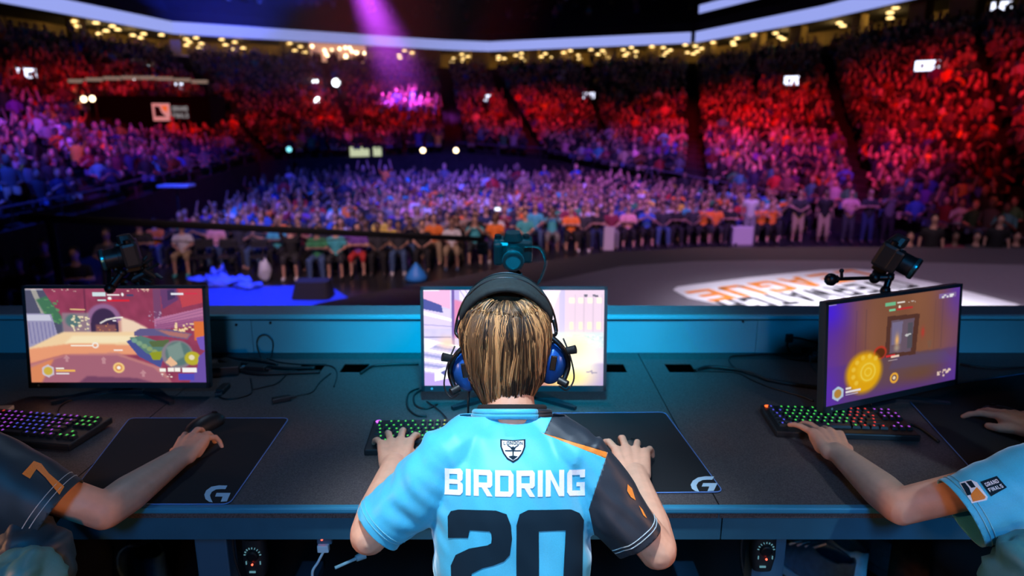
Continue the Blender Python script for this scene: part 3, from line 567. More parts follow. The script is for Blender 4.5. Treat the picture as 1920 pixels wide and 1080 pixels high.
def keyboard(loc, rz, label, cols):
    r = empty('keyboard', loc, rz, label, 'keyboard'); W, D = .36, .152
    bm = NB(); box(bm, (0, 0, .012), (W, D, .018), R3(math.radians(3)), bev=.004); mk('case', bm, BLK, r)
    bm = NB(); bmesh.ops.create_circle(bm, cap_ends=True, radius=.008, segments=14, matrix=R3(math.radians(3)) @ Matrix.Translation((-W/2+.016, D/2-.012, .0232))); mk('light_button', bm, emis('kb_btn'+str(len(MATS)), cols[0], 2.5), r)
    rows = [(.053, [1]+[0.5]+[1]*4+[.5]+[1]*4+[.5]+[1]*4), (.032, [1]*13+[2]), (.0135, [1.5]+[1]*12+[1.5]), (-.005, [1.75]+[1]*11+[2.25]), (-.0235, [2.25]+[1]*10+[2.75]), (-.042, [1.25, 1.25, 1.25, 6.25, 1.25, 1.25, 1.25, 1.25])]
    U = .0186; caps = {}; glo = {}
    def key(x, y, w_, ci):
        k = round(w_, 2)
        if k not in caps:
            bm = NB(); q = w_*U-.003; d = .0155
            lo = [bm.verts.new((a*q/2, b*d/2, 0)) for a, b in ((-1, -1), (1, -1), (1, 1), (-1, 1))]; hi = [bm.verts.new((a*(q/2-.002), b*(d/2-.002)+.0005, .0065)) for a, b in ((-1, -1), (1, -1), (1, 1), (-1, 1))]
            bm.faces.new(hi); bm.faces.new(lo[::-1])
            for i in range(4): bm.faces.new((lo[i], lo[(i+1) % 4], hi[(i+1) % 4], hi[i]))
            me = bpy.data.meshes.new('keycap'); bm.to_mesh(me); bm.free(); me.materials.append(BLK); caps[k] = me
        o = bpy.data.objects.new('keycap', caps[k]); COL.objects.link(o); o.parent = r; o.location = (x, y, .0215+y*.052); o.rotation_euler = (math.radians(3), 0, 0)
        g = cols[1+ci % (len(cols)-1)]; kk = tuple(g)
        if kk not in glo:
            bm = NB(); box(bm, (0, .0025, .0068), (.0045, .0022, .0004)); box(bm, (0, -.001, .0068), (.0035, .0014, .0004)); me = bpy.data.meshes.new('legend'); bm.to_mesh(me); bm.free(); me.materials.append(emis('legend_'+str(kk), g, 1.1)); glo[kk] = me
        l = bpy.data.objects.new('legend', glo[kk]); COL.objects.link(l); l.parent = o
    for y, ws in rows:
        x = -.167
        for j, w_ in enumerate(ws):
            gap = (y == .053 and w_ == .5)
            if not gap: key(x+w_*U/2, y, w_, int((x+.18)/.36*(len(cols)-1)))
            x += w_*U
        if y != .053 or True:
            for j in range(3):
                if y in (.053, .032, .0135) or (y == -.042) or (y == -.0235 and j == 1): key(x+.006+(j+.5)*U, y, 1, len(cols)-2)
    return r
G_ = (.1, 1, .15, 1); R_ = (1, .06, .06, 1); B_ = (.12, .12, 1, 1); V_ = (.55, .1, 1, 1); T_ = (.1, .8, .7, 1); O_ = (1, .12, .02, 1); Y_ = (.7, .8, .1, 1)
a = PZ(1575, 800, DESK); keyboard((a.x-.01, a.y, DESK), math.radians(-4), 'glowing keyboard under the right player\'s left hand with a red corner light', [O_, B_, G_, G_, G_, G_, R_, R_, B_, V_])
a = PZ(825, 826, DESK); keyboard((a.x, a.y, DESK), math.radians(2), 'keyboard with green and red keys under the centre player\'s left hand', [V_, G_, G_, G_, G_, Y_, R_, R_, V_])
a = PZ(68, 815, DESK); keyboard((a.x-.02, a.y+.01, DESK), math.radians(-9), 'keyboard with violet and green keys at the left edge', [O_, R_, V_, V_, B_, B_, V_, B_, G_])
def mouse(x, y, rz, label):
    bm = NB(); ell(bm, (0, 0, .006), (.031, .062, .031), seg=20)
    for v in bm.verts: v.co.z = max(v.co.z, 0); v.co.x *= 1-.18*math.exp(-((v.co.y-.005)/.03)**2)
    r = empty('mouse', (x, y, DESK+.0036), rz, label, 'mouse'); mk('shell', bm, BLK, r, smooth=True)
    bm = NB(); cyl(bm, (-.004, .034, .028), (.004, .034, .028), .008, n=14); mk('scroll_wheel', bm, DKM, r); return r
# ------------------------------------------------------------------ the three players
SKIN = mat('skin', (.74, .40, .27, 1), .5, grain=(40, .08))
def jersey_mat(name, col):
    m = mat(name, col, .5, grain=(900, .12), bump=(.12, .0006)); b = m.node_tree.nodes['Principled BSDF']; b.inputs['Sheen Weight'].default_value = .6 if max(col[:3]) > .3 else .03; b.inputs['Sheen Roughness'].default_value = .35; return m
JCY = jersey_mat('jersey_cyan', (.06, .50, .76, 1)); JDK = jersey_mat('jersey_charcoal', (.020, .030, .044, 1)); JOR = jersey_mat('jersey_orange', (.85, .25, .03, 1)); JWH = jersey_mat('jersey_white', (.88, .9, .96, 1)); JNV = mat('jersey_navy', (.003, .018, .034, 1), .85, spec=.2)
def fingers(bm, w_, f, n, thumb, curls, spread=1., sc=1., tc=.3):
    """hand from the wrist: f towards the fingers, n out of its back, thumb = +1/-1 side"""
    f = Vector(f).normalized(); n = (Vector(n) - f*Vector(n).dot(f)).normalized(); s = f.cross(n)*thumb; w_ = Vector(w_)
    Q = lambda a, b, c: w_ + (f*a + s*b + n*c)*sc
    xs = (.029, .0095, -.0105, -.0285); ln = ((.040, .024, .02), (.044, .027, .021), (.040, .025, .02), (.032, .019, .018)); mf = (.088, .092, .087, .078)
    for i in range(4):
        k = Q(mf[i], xs[i]*1.04, .003-.002*abs(i-1)); cap(bm, Q(.0, xs[i]*.55, -.004), k, .0165*sc, .0115*sc)
        cap(bm, Q(.03, xs[i]*.8, -.012), Q(mf[i]-.008, xs[i], -.008), .0125*sc, .010*sc)
        a = curls[i][0]; p = k; sp = (.20, .04, -.11, -.27)[i]*spread; r = (.0086, .0088, .0085, .0078)[i]
        for j in range(3):
            d = (f*math.cos(a) - n*math.sin(a)); d = (d + s*sp*max(.35, math.cos(a))).normalized(); q = p + d*ln[i][j]*sc
            cap(bm, p, q, (r-.0006*j)*sc, (r-.0009*(j+1))*sc); p = q; a += curls[i][min(j+1, 2)]
    cap(bm, Q(.012, .018, -.008), Q(.05, .034, -.012), .0165*sc, .0135*sc)
    a, b, c = Q(.045, .036, -.012), Q(.07, .052-.01*tc, -.016-.008*tc), Q(.095, .058-.022*tc, -.020-.012*tc)
    cap(bm, a, b, .0125*sc, .0105*sc); cap(bm, b, c, .0102*sc, .0085*sc)
def arm(bm, sh, el, wr, up):
    sh, el, wr = Vector(sh), Vector(el), Vector(wr); cap(bm, sh, el, .038, .036, 16)
    m = el.lerp(wr, .28); cap(bm, el, m, .037, .039, 16); cap(bm, m, wr, .039, .0245, 16)
    f, n = (wr-el).normalized(), Vector(up); s = f.cross(n).normalized()
    for q in (-1, 1): cap(bm, wr-f*.05+s*.004*q, wr+s*.009*q, .024, .019)
def head(bm, c, yaw=0, pitch=0):
    M = Matrix.Translation(Vector(c)) @ R3(-pitch, 0, yaw)
    def e(p, r, rot=None): ell(bm, M @ Vector(p), r, R3(-pitch, 0, yaw) @ (rot or Matrix()))
    e((0, -.01, .02), (.074, .092, .085)); e((0, .025, -.03), (.062, .068, .078)); e((0, .055, -.075), (.038, .034, .032))
    e((0, .092, -.018), (.011, .018, .024)); e((0, .098, -.032), (.015, .012, .010)); e((0, .078, .018), (.055, .016, .014))
    e((0, .084, -.058), (.022, .010, .006)); e((0, .082, -.067), (.019, .010, .007)); e((.03, .07, -.025), (.02, .016, .016)); e((-.03, .07, -.025), (.02, .016, .016))
    for q in (-1, 1): e((q*.077, -.002, -.015), (.009, .02, .032), R3(0, q*.15, 0))
    return M
def nz(v, s, o=0): return noise.noise(Vector((v[0]*s[0]+o, v[1]*s[1], v[2]*s[2])))
def wrinkle(me, fn):
    me.calc_loop_triangles(); ns = [v.normal.copy() for v in me.vertices]
    for v, n in zip(me.vertices, ns): v.co += n*fn(v.co)
    me.update()
def bvh_of(me):
    return BVHTree.FromPolygons([v.co.copy() for v in me.vertices], [tuple(p.vertices) for p in me.polygons])
def printpx(name, polys, bvh, m, parent, grid=7, offs=.0012):
    """flat print laid onto the cloth: outlines are subdivided and dropped onto the surface"""
    out = NB(); o = Vector((0, 0, CAMZ))
    for pl in polys:
        bm = NB(); bm.faces.new([bm.verts.new((x, y, 0)) for x, y in pl]); xs = [p[0] for p in pl]; ys = [p[1] for p in pl]
        for ax, lo, hi in ((0, min(xs), max(xs)), (1, min(ys), max(ys))):
            t = lo+grid
            while t < hi:
                co = [0, 0, 0]; co[ax] = t; no = [0, 0, 0]; no[ax] = 1
                bmesh.ops.bisect_plane(bm, geom=bm.verts[:]+bm.edges[:]+bm.faces[:], plane_co=co, plane_no=no); t += grid
        mp = {}
        for v in bm.verts:
            d = (P(v.co.x, v.co.y, 1.0)-o).normalized(); h = bvh.ray_cast(o, d)
            if h[0] is not None:
                n = h[1] if h[1].dot(d) < 0 else -h[1]; mp[v] = out.verts.new(h[0] + n*offs)
        for f in bm.faces:
            if all(v in mp for v in f.verts):
                try: out.faces.new([mp[v] for v in f.verts])
                except ValueError: pass
        bm.free()
    return mk(name, out, m, parent, world=True, smooth=True)
def cutmesh(me, planes, grow=0):
    bm = bmesh.new(); bm.from_mesh(me)
    for co, no, test in planes:
        gs = [f for f in bm.faces if test(f.calc_center_median())]; vs = {v for f in gs for v in f.verts}; es = {e for f in gs for e in f.edges}
        bmesh.ops.bisect_plane(bm, geom=list(vs)+list(es)+gs, plane_co=co, plane_no=no, clear_outer=True)
    bm.to_mesh(me); bm.free(); return me
def split(me, groups):
    """groups: name -> predicate on face centre; returns separate meshes"""
    out = []
    for pred in groups:
        bm = bmesh.new(); bm.from_mesh(me); bmesh.ops.delete(bm, geom=[f for f in bm.faces if not pred(f.calc_center_median())], context='FACES')
        m2 = bpy.data.meshes.new('cloth'); bm.to_mesh(m2); bm.free(); out.append(m2)
    return out
def thick(o, t=.0022):
    md = o.modifiers.new('t', 'SOLIDIFY'); md.thickness = t; md.offset = -1
TROU = mat('black_trousers', (.015, .015, .018, 1), .8)
def player(root, ox, hc, hyaw, hpitch, arms, voxel=.0030):
    """arms: list of dicts(sh, el, wr, f, n, thumb, curls, hem, hw)"""
    O = Vector((ox, 0, 0)); bm = NB(); M = head(bm, hc, hyaw, hpitch)
    nb = O+Vector((0, 1.205, 3.17)); cap(bm, nb, Vector(hc)+Vector((0, -.035, -.03)), .05, .046, 18)
    loft(bm, [(O+Vector(c), (wv, 0, 0), Vector(dv), 2.3) for c, wv, dv in TORSO_IN])
    for a in arms:
        arm(bm, a['sh'], a['el'], a['wr'], a['n']); cap(bm, O+Vector((0, 1.21, 3.16)), Vector(a['sh'])-Vector((0, 0, .012)), .036, .034)
        fingers(bm, a['wr'], a['f'], a['n'], a['thumb'], a['curls'], a.get('spread', 1), a.get('sc', 1), a.get('tc', .3))
    for q in (-1, 1): cap(bm, O+Vector((q*.08, 1.08, 2.70)), O+Vector((q*.11, 1.47, 2.70)), .068, .052, 16); cap(bm, O+Vector((q*.11, 1.47, 2.70)), O+Vector((q*.11, 1.42, PLAT+.12)), .050, .036, 16); cap(bm, O+Vector((q*.11, 1.40, PLAT+.045)), O+Vector((q*.12, 1.54, PLAT+.035)), .036, .03)
    me = organic(bm, voxel, 2, .4); o = link('body', me, SKIN, root, world=True)
    bm = NB()
    for q in (-1, 1): cap(bm, O+Vector((q*.075, 1.07, 2.70)), O+Vector((q*.11, 1.48, 2.70)), .088, .068, 16); cap(bm, O+Vector((q*.11, 1.48, 2.70)), O+Vector((q*.11, 1.43, PLAT+.10)), .066, .052, 16)
    link('trousers', organic(bm, .012, 4), TROU, root, world=True)
    for q in (-1, 1):
        bm = NB(); cap(bm, O+Vector((q*.11, 1.385, PLAT+.048)), O+Vector((q*.12, 1.55, PLAT+.042)), .046, .04); 
        me = organic(bm, .008, 3); [setattr(v.co, 'z', max(v.co.z, PLAT+.002)) for v in me.vertices]; link('shoe', me, mat('black_shoe', (.02, .02, .022, 1), .6), root, world=True)
    return M
TORSO_IN = [((0, 1.10, 2.64), .12, (0, .085, 0)), ((0, 1.12, 2.80), .115, (0, .08, 0)), ((0, 1.135, 2.95), .12, (0, .085, -.01)), ((0, 1.17, 3.07), .128, (0, .08, -.035)), ((0, 1.20, 3.13), .12, (0, .06, -.04))]
TORSO = [((0, 1.105, 2.60), .158, (0, .118, 0)), ((0, 1.12, 2.70), .155, (0, .115, 0)), ((0, 1.125, 2.82), .148, (0, .108, -.005)), ((0, 1.13, 2.95), .146, (0, .106, -.015)), ((0, 1.155, 3.04), .152, (0, .105, -.035)), ((0, 1.178, 3.095), .155, (0, .095, -.055)), ((0, 1.20, 3.135), .140, (0, .07, -.055)), ((0, 1.215, 3.165), .105, (0, .05, -.04))]
def jersey(ox, arms, voxel=.0048):
    O = Vector((ox, 0, 0)); bm = NB(); loft(bm, [(O+Vector(c), (wv, 0, 0), Vector(dv), 2.5) for c, wv, dv in TORSO], 36)
    for a in arms:
        sh, hem = Vector(a['sh']), Vector(a['hem']); q = 1 if sh.x > ox else -1
        cap(bm, O+Vector((q*.045, 1.212, 3.168)), sh+Vector((-q*.018, 0, .0)), .055, .056, 16)
        d = (hem-sh).normalized(); wv = Vector(a['wv'] if 'wv' in a else (0, 0, 1)); wv = (wv-d*wv.dot(d)).normalized(); dv = d.cross(wv)
        L = (hem-sh).length; rr = a['rings']
        loft(bm, [(sh+d*L*t + wv*sft, wv*hw, dv*hd, 2.2) for t, hw, hd, sft in rr], 24)
    me = organic(bm, voxel, 5)
    pl = []
    for a in arms:
        sh, hem = Vector(a['sh']), Vector(a['hem']); d = (hem-sh).normalized(); pl.append((hem, d, (lambda c, hem=hem: (c-hem).length < .16)))
    nc = O+Vector((0, 1.222, 3.195)); pl.append((nc, Vector((0, .35, .94)), lambda c, nc=nc: (c-nc).length < .12))
    return cutmesh(me, pl)
# ---- centre player
CP_ = empty('player', (0, 1.1, PLAT), 0, 'person seen from behind in a cyan jersey with navy numerals, wearing a headset', 'person')
lh = dict(sh=(-.128, 1.155, 3.145), el=P(693, 1003, 1.125), wr=PZ(739, 868, DESK+.040), f=(-.12, 1, .05), n=(.1, -.3, 1), thumb=1, curls=((.12, .40, .4), (.05, .35, .35), (.05, .35, .4), (.15, .4, .4)), spread=1.5, sc=1.08)
lh['hem'] = P(700, 981, 1.125); lh['wv'] = (-.78, 0, .62); lh['rings'] = [(-.05, .052, .054, -.006), (.25, .060, .060, -.016), (.6, .060, .058, -.018), (1.12, .050, .049, -.008)]
rh = dict(sh=(.132, 1.155, 3.145), el=P(1232, 1030, 1.115), wr=PZ(1191, 888, DESK+.044), f=(.06, 1, .08), n=(-.1, -.3, 1), thumb=-1, curls=((.05, .45, .5), (.05, .45, .5), (.15, .5, .5), (.3, .5, .5)), spread=1.7, sc=1.08)
rh['hem'] = P(1206, 1006, 1.115); rh['wv'] = (.78, 0, .62); rh['rings'] = [(-.05, .052, .052, -.004), (.25, .060, .058, -.014), (.6, .056, .056, -.018), (1.12, .047, .048, -.006)]
HC = P(949, 642, 1.30)
M = player(CP_, 0.0, HC, .0, .12, [lh, rh])
jm = jersey(0, [lh, rh], .0042)
def folds(c):
    a = .0060*nz(c, (9, 9, 5)) + .0042*nz((c.x+.5*c.z, c.y, c.z-.4*c.x), (28, 20, 9), 3); lo = max(0, min(1, (3.10-c.z)/.12))
    side = max(0, min(1, (abs(c.x)-.09)/.06)); a += .0065*side*nz((c.x*.8+c.z*.9, c.y, c.z-c.x), (34, 12, 8), 7)
    return a + lo*.0035*math.sin(c.x*46+3*nz(c, (4, 4, 6)))*nz(c, (3, 3, 4), 5)
wrinkle(jm, folds)
# seams: dark right sleeve and shoulder yoke, orange stripe
o = Vector((0, 0, CAMZ))
def seam(a, b): A, B = P(a[0], a[1], 1.1)-o, P(b[0], b[1], 1.1)-o; return A.cross(B).normalized()
def cutseam(me, n, test):
    bm = bmesh.new(); bm.from_mesh(me); gs = [f for f in bm.faces if test(f.calc_center_median())]; vs = {v for f in gs for v in f.verts}; es = {e for f in gs for e in f.edges}
    bmesh.ops.bisect_plane(bm, geom=list(vs)+list(es)+gs, plane_co=o, plane_no=n); bm.to_mesh(me); bm.free()
sA = seam((1141, 845), (1104, 955)); sA2 = seam((1104, 955), (1122, 1040)); s1_ = seam((974, 799), (1142, 849)); s2_ = seam((984, 799), (1142, 862)); s3_ = seam((1040, 770), (1024, 806))
right = lambda c: c.x > .0
for n in (sA, sA2, s1_, s2_, s3_): cutseam(jm, n, right)
def side(n, ref): r = (P(ref[0], ref[1], 1.1)-o).dot(n) > 0; return lambda c: ((c-o).dot(n) > 0) == r
rA, rA2, up1, up2, r3 = side(sA, (1250, 900)), side(sA2, (1250, 980)), side(s1_, (1100, 700)), side(s2_, (1100, 700)), side(s3_, (1100, 790))
isslv = lambda c: c.x > .06 and proj(c)[1] < 1055 and rA(c) and rA2(c) and (proj(c)[1] > 845 or proj(c)[0] > 1141)
isup = lambda c: c.x > 0 and not isslv(c) and up1(c) and r3(c)
isstr = lambda c: c.x > 0.012 and not isslv(c) and not isup(c) and up2(c) and not up1(c) and c.y < 1.25
isdark = lambda c: isslv(c) or isup(c)
m1, m2, m3 = split(jm, [lambda c: not isdark(c) and not isstr(c), isdark, isstr])
jo = link('jersey', m1, JCY, CP_, world=True); thick(jo)
jd = link('charcoal_sleeve', m2, JDK, jo); jd['label'] = 'charcoal right sleeve and shoulder'; thick(jd); jd.matrix_parent_inverse = jo.matrix_world.inverted() if False else Matrix()
js = link('shoulder_stripe', m3, JOR, jo); js['label'] = 'orange stripe'; thick(js)
BV = bvh_of(jm)
def PP(name, polys, m, grid=7, offs=.0014): q = printpx(name, polys, BV, m, jo, grid, offs); q.matrix_parent_inverse = Matrix(); return q
# the name: eight block letters following the shoulder blades, then the two-digit number
pl, W = blockline('BIRDRING', .82, .13); out = []
def namemap(x, y):
    t = (x+W/2)/W; return (834+263*t, 903+4*math.sin(t*PI)-1*t*0 - y*49 + 2*(t-.5))
for p in pl: out.append([namemap(x, y) for x, y in p])
PP('name_lettering', out, JWH)
two = [[(841, 1008), (840, 968), (846, 958), (860, 955), (930, 957), (932, 997), (918, 996), (881, 994), (878, 1008)], [(930, 957), (950, 964), (958, 985), (960, 1010), (922, 1010), (921, 1000), (918, 996), (926, 990)],
       [(922, 1010), (960, 1010), (956, 1040), (945, 1052), (925, 1060), (914, 1022), (921, 1018)], [(914, 1022), (925, 1060), (905, 1065), (885, 1075), (882, 1100), (847, 1100), (846, 1060), (855, 1040), (880, 1028)], [(847, 1100), (882, 1100), (882, 1108), (950, 1112), (950, 1145), (848, 1145)]]
zero = [[(968, 1150), (968, 985), (974, 964), (990, 956), (1070, 955), (1086, 962), (1094, 975), (1060, 994), (1010, 996), (1011, 1150)], [(1060, 994), (1094, 975), (1092, 1000), (1090, 1150), (1052, 1150)], [(968, 1150), (1090, 1150), (1082, 1182), (1070, 1188), (990, 1188), (976, 1182)]]
PP('number', two+zero, JNV)
sh_ = lambda k: [(962+(x-962)*k, 843+(y-843)*k) for x, y in [(938, 824), (962, 826), (985, 824), (985, 838), (980, 851), (972, 862), (962, 868), (951, 862), (943, 851), (938, 838)]]
PP('crest', [sh_(1)], JNV, 5); PP('crest', [sh_(.86)], JWH, 5, .0019)
PP('crest_emblem', [[(947, 845.2), (977, 845.2), (977, 847.6), (947, 847.6)], [(960.8, 838), (963.2, 838), (963.2, 855), (960.8, 855)], [(951, 836.5), (953, 835.5), (962, 841), (962, 844)], [(973, 836.5), (971, 835.5), (962, 841), (962, 844)], [(953, 857), (962, 855), (971, 857), (962, 864)],
    [(956.5, 839.5), (967.5, 839.5), (965, 844.5), (959, 844.5)]], JNV, 5, .0026)
pl, W5 = blockline('LONDON', .8, .2); PP('crest_lettering', [[(962+x*35/W5, 832-y*6.5+1.0*abs(x/W5)**2) for x, y in p] for p in pl], JNV, 4, .0026)
PP('sleeve_mark', [[(1176, 908), (1184, 916), (1191, 938), (1182, 932), (1175, 920)], [(1197, 948), (1204, 956), (1212, 972), (1205, 966)]], JOR, 5)
# hem stitching
def hemring(a, name, m, back, r=.0009, parent=jo, bv=None, grow=1.0):
    sh, hem = Vector(a['sh']), Vector(a['hem']); d = (hem-sh).normalized(); c = hem-d*back; wv = Vector(a['wv']); wv = (wv-d*wv.dot(d)).normalized(); dv = d.cross(wv); pts = []
    for k in range(37):
        t = 2*PI*k/36; u = wv*math.cos(t)+dv*math.sin(t); h = (bv or BV).ray_cast(c+u*.12, -u, .14)
        if h[0] is not None and (h[0]-c).length < .095: pts.append(h[0]+u*.0008)
    bm = NB(); tube(bm, pts, r, 5, False); q = mk(name, bm, m, parent, world=True); q.matrix_parent_inverse = Matrix(); return q
ST = mat('stitch_pale', (.45, .55, .6, 1), .7); STC = mat('stitch_cyan', (.16, .5, .62, 1), .7)
for b_ in (.014, .021): hemring(rh, 'hem_stitch', ST, b_); hemring(lh, 'hem_stitch', STC, b_)
# collar rings
def ringtube(c, rx, ry, tilt, r, m, name, parent, a0=0, a1=2*PI, flat=1.6):
    bm = NB(); M_ = Matrix.Translation(c) @ R3(tilt); pts = [M_ @ Vector((rx*math.cos(a0+(a1-a0)*k/40), ry*math.sin(a0+(a1-a0)*k/40), 0)) for k in range(41)]
    tube(bm, pts, r, 8, a1-a0 < 6); tube(bm, [p+Vector((0, 0, r*.9)) for p in pts], r*.8, 8, a1-a0 < 6); q = mk(name, bm, m, parent, smooth=True, world=True); return q
cc = Vector((0, 1.224, 3.192))
q = ringtube(cc, .072, .060, -.42, .0075, JCY, 'collar', jo, PI*.0, PI*1.72); q.matrix_parent_inverse = Matrix()
q = ringtube(cc, .072, .060, -.42, .0076, JDK, 'collar', jo, PI*1.72, PI*2); q.matrix_parent_inverse = Matrix()
ringtube(cc+Vector((0, .003, .006)), .061, .053, -.42, .0085, BLKM, 'undershirt_collar', CP_)
# ---- hair: dark cap and many strands falling from the crown
HM = Matrix.Translation(HC) @ R3(-.10)
bm = NB(); ell(bm, HC+Vector((0, -.012, .020)), (.087, .100, .090)); ell(bm, HC+Vector((0, -.045, -.03)), (.075, .068, .072)); ell(bm, HC+Vector((0, -.060, -.085)), (.047, .043, .045)); cap(bm, HC+Vector((0, -.062, -.10)), HC+Vector((0, -.060, -.118)), .042, .036)
hm = organic(bm, .005, 6)
wrinkle(hm, lambda c: .0028*nz(c, (70, 70, 14))+.0015*nz(c, (160, 160, 30), 4))
hm = cutmesh(hm, [(HC+Vector((0, .045, .03)), Vector((0, .85, -.5)), lambda c: True)])
HB = mat('hair_brown', (.05, .030, .017, 1), .5, grain=(60, .4)); hair = link('hair', hm, HB, CP_, world=True); HBV = bvh_of(hm)
def surf(ang, t, end, lift):
    """point on the hair cap: ang around the head, t from the crown to the tip"""
    zz = .115*math.cos(min(t, 1)*1.6) if t < .72 else .115*math.cos(.72*1.6) + (end-.115*math.cos(.72*1.6))*((t-.72)/.28)**1.15
    up = Vector((0, 0, .12*max(0, 1-t*1.3))); src = HC+Vector((math.cos(ang)*.2, math.sin(ang)*.2-.02, zz))+up; tgt = HC+Vector((0, -.03, zz*.62 if t < .5 else zz*.9))
    h = HBV.ray_cast(src, (tgt-src).normalized(), .5)
    return (h[0]+h[1]*lift, h[1]) if h[0] is not None else None
LOCKS = {'dark_strands': [], 'brown_strands': [], 'blond_strands': []}
rg = random.Random(11); N = 11
for li in range(250):
    a0 = -PI*1.04 + PI*1.08*rg.random(); st = rg.choice([.03, .05, .08, .2, .32, .42])+rg.uniform(0, .05); end = rg.uniform(-.150, -.085)-.030*max(0, -math.sin(a0))**3; tip = rg.choice([1, 1, 1, .94, .86])
    bend = rg.uniform(-.22, .22) + .10*math.cos(a0)*-1; wob = rg.uniform(0, 6); lf = rg.uniform(.0035, .0085); u = rg.random(); right_ = math.cos(a0)
    kind = 'blond_strands' if u < .36+.12*right_ and st > .07 else ('dark_strands' if u > .80 or st < .06 and u > .45 else 'brown_strands')
    g = []
    for k in range(N):
        t = st+(tip-st)*k/(N-1); q = surf(a0+bend*t*t*t+.05*math.sin(t*6+wob), t, end, lf*(.35+.65*math.sin(min(1, (t-st)/(tip-st)+.12)*PI*.9)))
        if q: g.append(q)
    if len(g) < N-2: continue
    wl = rg.uniform(.0045, .0095)
    for s_i in range(11):
        o1, o2 = rg.uniform(-1, 1)*wl, rg.uniform(0, .0022); pts = []
        for k, (p, n) in enumerate(g):
            d = (g[min(k+1, len(g)-1)][0]-g[max(k-1, 0)][0]).normalized(); sd = n.cross(d).normalized(); f = k/(len(g)-1); pts.append(p+sd*o1*(1-.75*f**1.6)*(.55+.45*min(1, f*4))+n*o2)
        kk = kind if rg.random() < .82 else rg.choice(list(LOCKS)); LOCKS[kk].append(pts)
def strands(name, m, r):
    cu = bpy.data.curves.new(name, 'CURVE'); cu.dimensions = '3D'; cu.bevel_depth = 1; cu.bevel_resolution = 0; cu.use_fill_caps = True
    for pts in LOCKS[name]:
        sp = cu.splines.new('POLY'); sp.points.add(len(pts)-1); n = len(pts)-1
        for q, p in enumerate(pts): sp.points[q].co = (*p, 1); sp.points[q].radius = r*(1-.85*(q/n)**3)
    o = bpy.data.objects.new(name, cu); COL.objects.link(o); dg = bpy.context.evaluated_depsgraph_get(); me = bpy.data.meshes.new_from_object(o.evaluated_get(dg)); bpy.data.objects.remove(o)
    q = link(name, me, m, hair); q.matrix_parent_inverse = Matrix(); q['kind'] = 'stuff'; return q
strands('dark_strands', mat('hair_dark', (.022, .012, .007, 1), .42), .0012)
strands('brown_strands', mat('hair_mid', (.15, .072, .030, 1), .42), .0012)
strands('blond_strands', mat('hair_blond', (.62, .31, .12, 1), .4), .0012)['label'] = 'blond streaks'
# ---- headset: worn by the player, a thing of its own
HS = empty('headset', HC+Vector((0, 0, .12)), 0, 'blue and black headset with a padded band on the blond head of the centre player', 'headset')
HBL = mat('headset_blue', (.012, .10, .42, 1), .3, .3); PADK = mat('headset_pad', (.012, .02, .022, 1), .85, bump=(.2, .002), grain=(120, .3))
lx, rx_ = P(876, 690, 1.285), P(1018, 680, 1.285); cx = HC.x
def bandpt(t, R, Rz, y): return Vector((cx-math.cos(t)*R, y, HC.z+.012+math.sin(t)*Rz))
bm = NB()
for dy, ww in ((0, 1),):
    N = 30; rings = []
    for k in range(N+1):
        t = PI*.10 + PI*.80*k/N; c0 = bandpt(t, .094, .112, HC.y+.0); wdt = .020+.044*math.sin((t-PI*.10)/.8)**.7; th_ = .0115*math.sin((t-PI*.1)/.8)**.4+.002
        nn = Vector((-math.cos(t), 0, math.sin(t))); rings.append((c0, nn, wdt, th_))
    vs = [[bm.verts.new(c0 + Vector((0, 1, 0))*wdt*math.cos(2*PI*j/14) + nn*th_*math.sin(2*PI*j/14)) for j in range(14)] for c0, nn, wdt, th_ in rings]
    for a, b in zip(vs, vs[1:]):
        for j in range(14): bm.faces.new((a[j], a[(j+1) % 14], b[(j+1) % 14], b[j]))
    bm.faces.new(vs[0]); bm.faces.new(vs[-1])
hb = mk('headband', bm, PADK, HS, smooth=True, world=True)
bm = NB()
for dy in (-.009, .009): tube(bm, [bandpt(PI*t/30, .102, .125, HC.y+.004+dy*(1 if t < 8 or t > 22 else 2.4)) for t in range(1, 30)], .0022, 6)
mk('spring_wire', bm, DKM, HS, smooth=True, world=True)
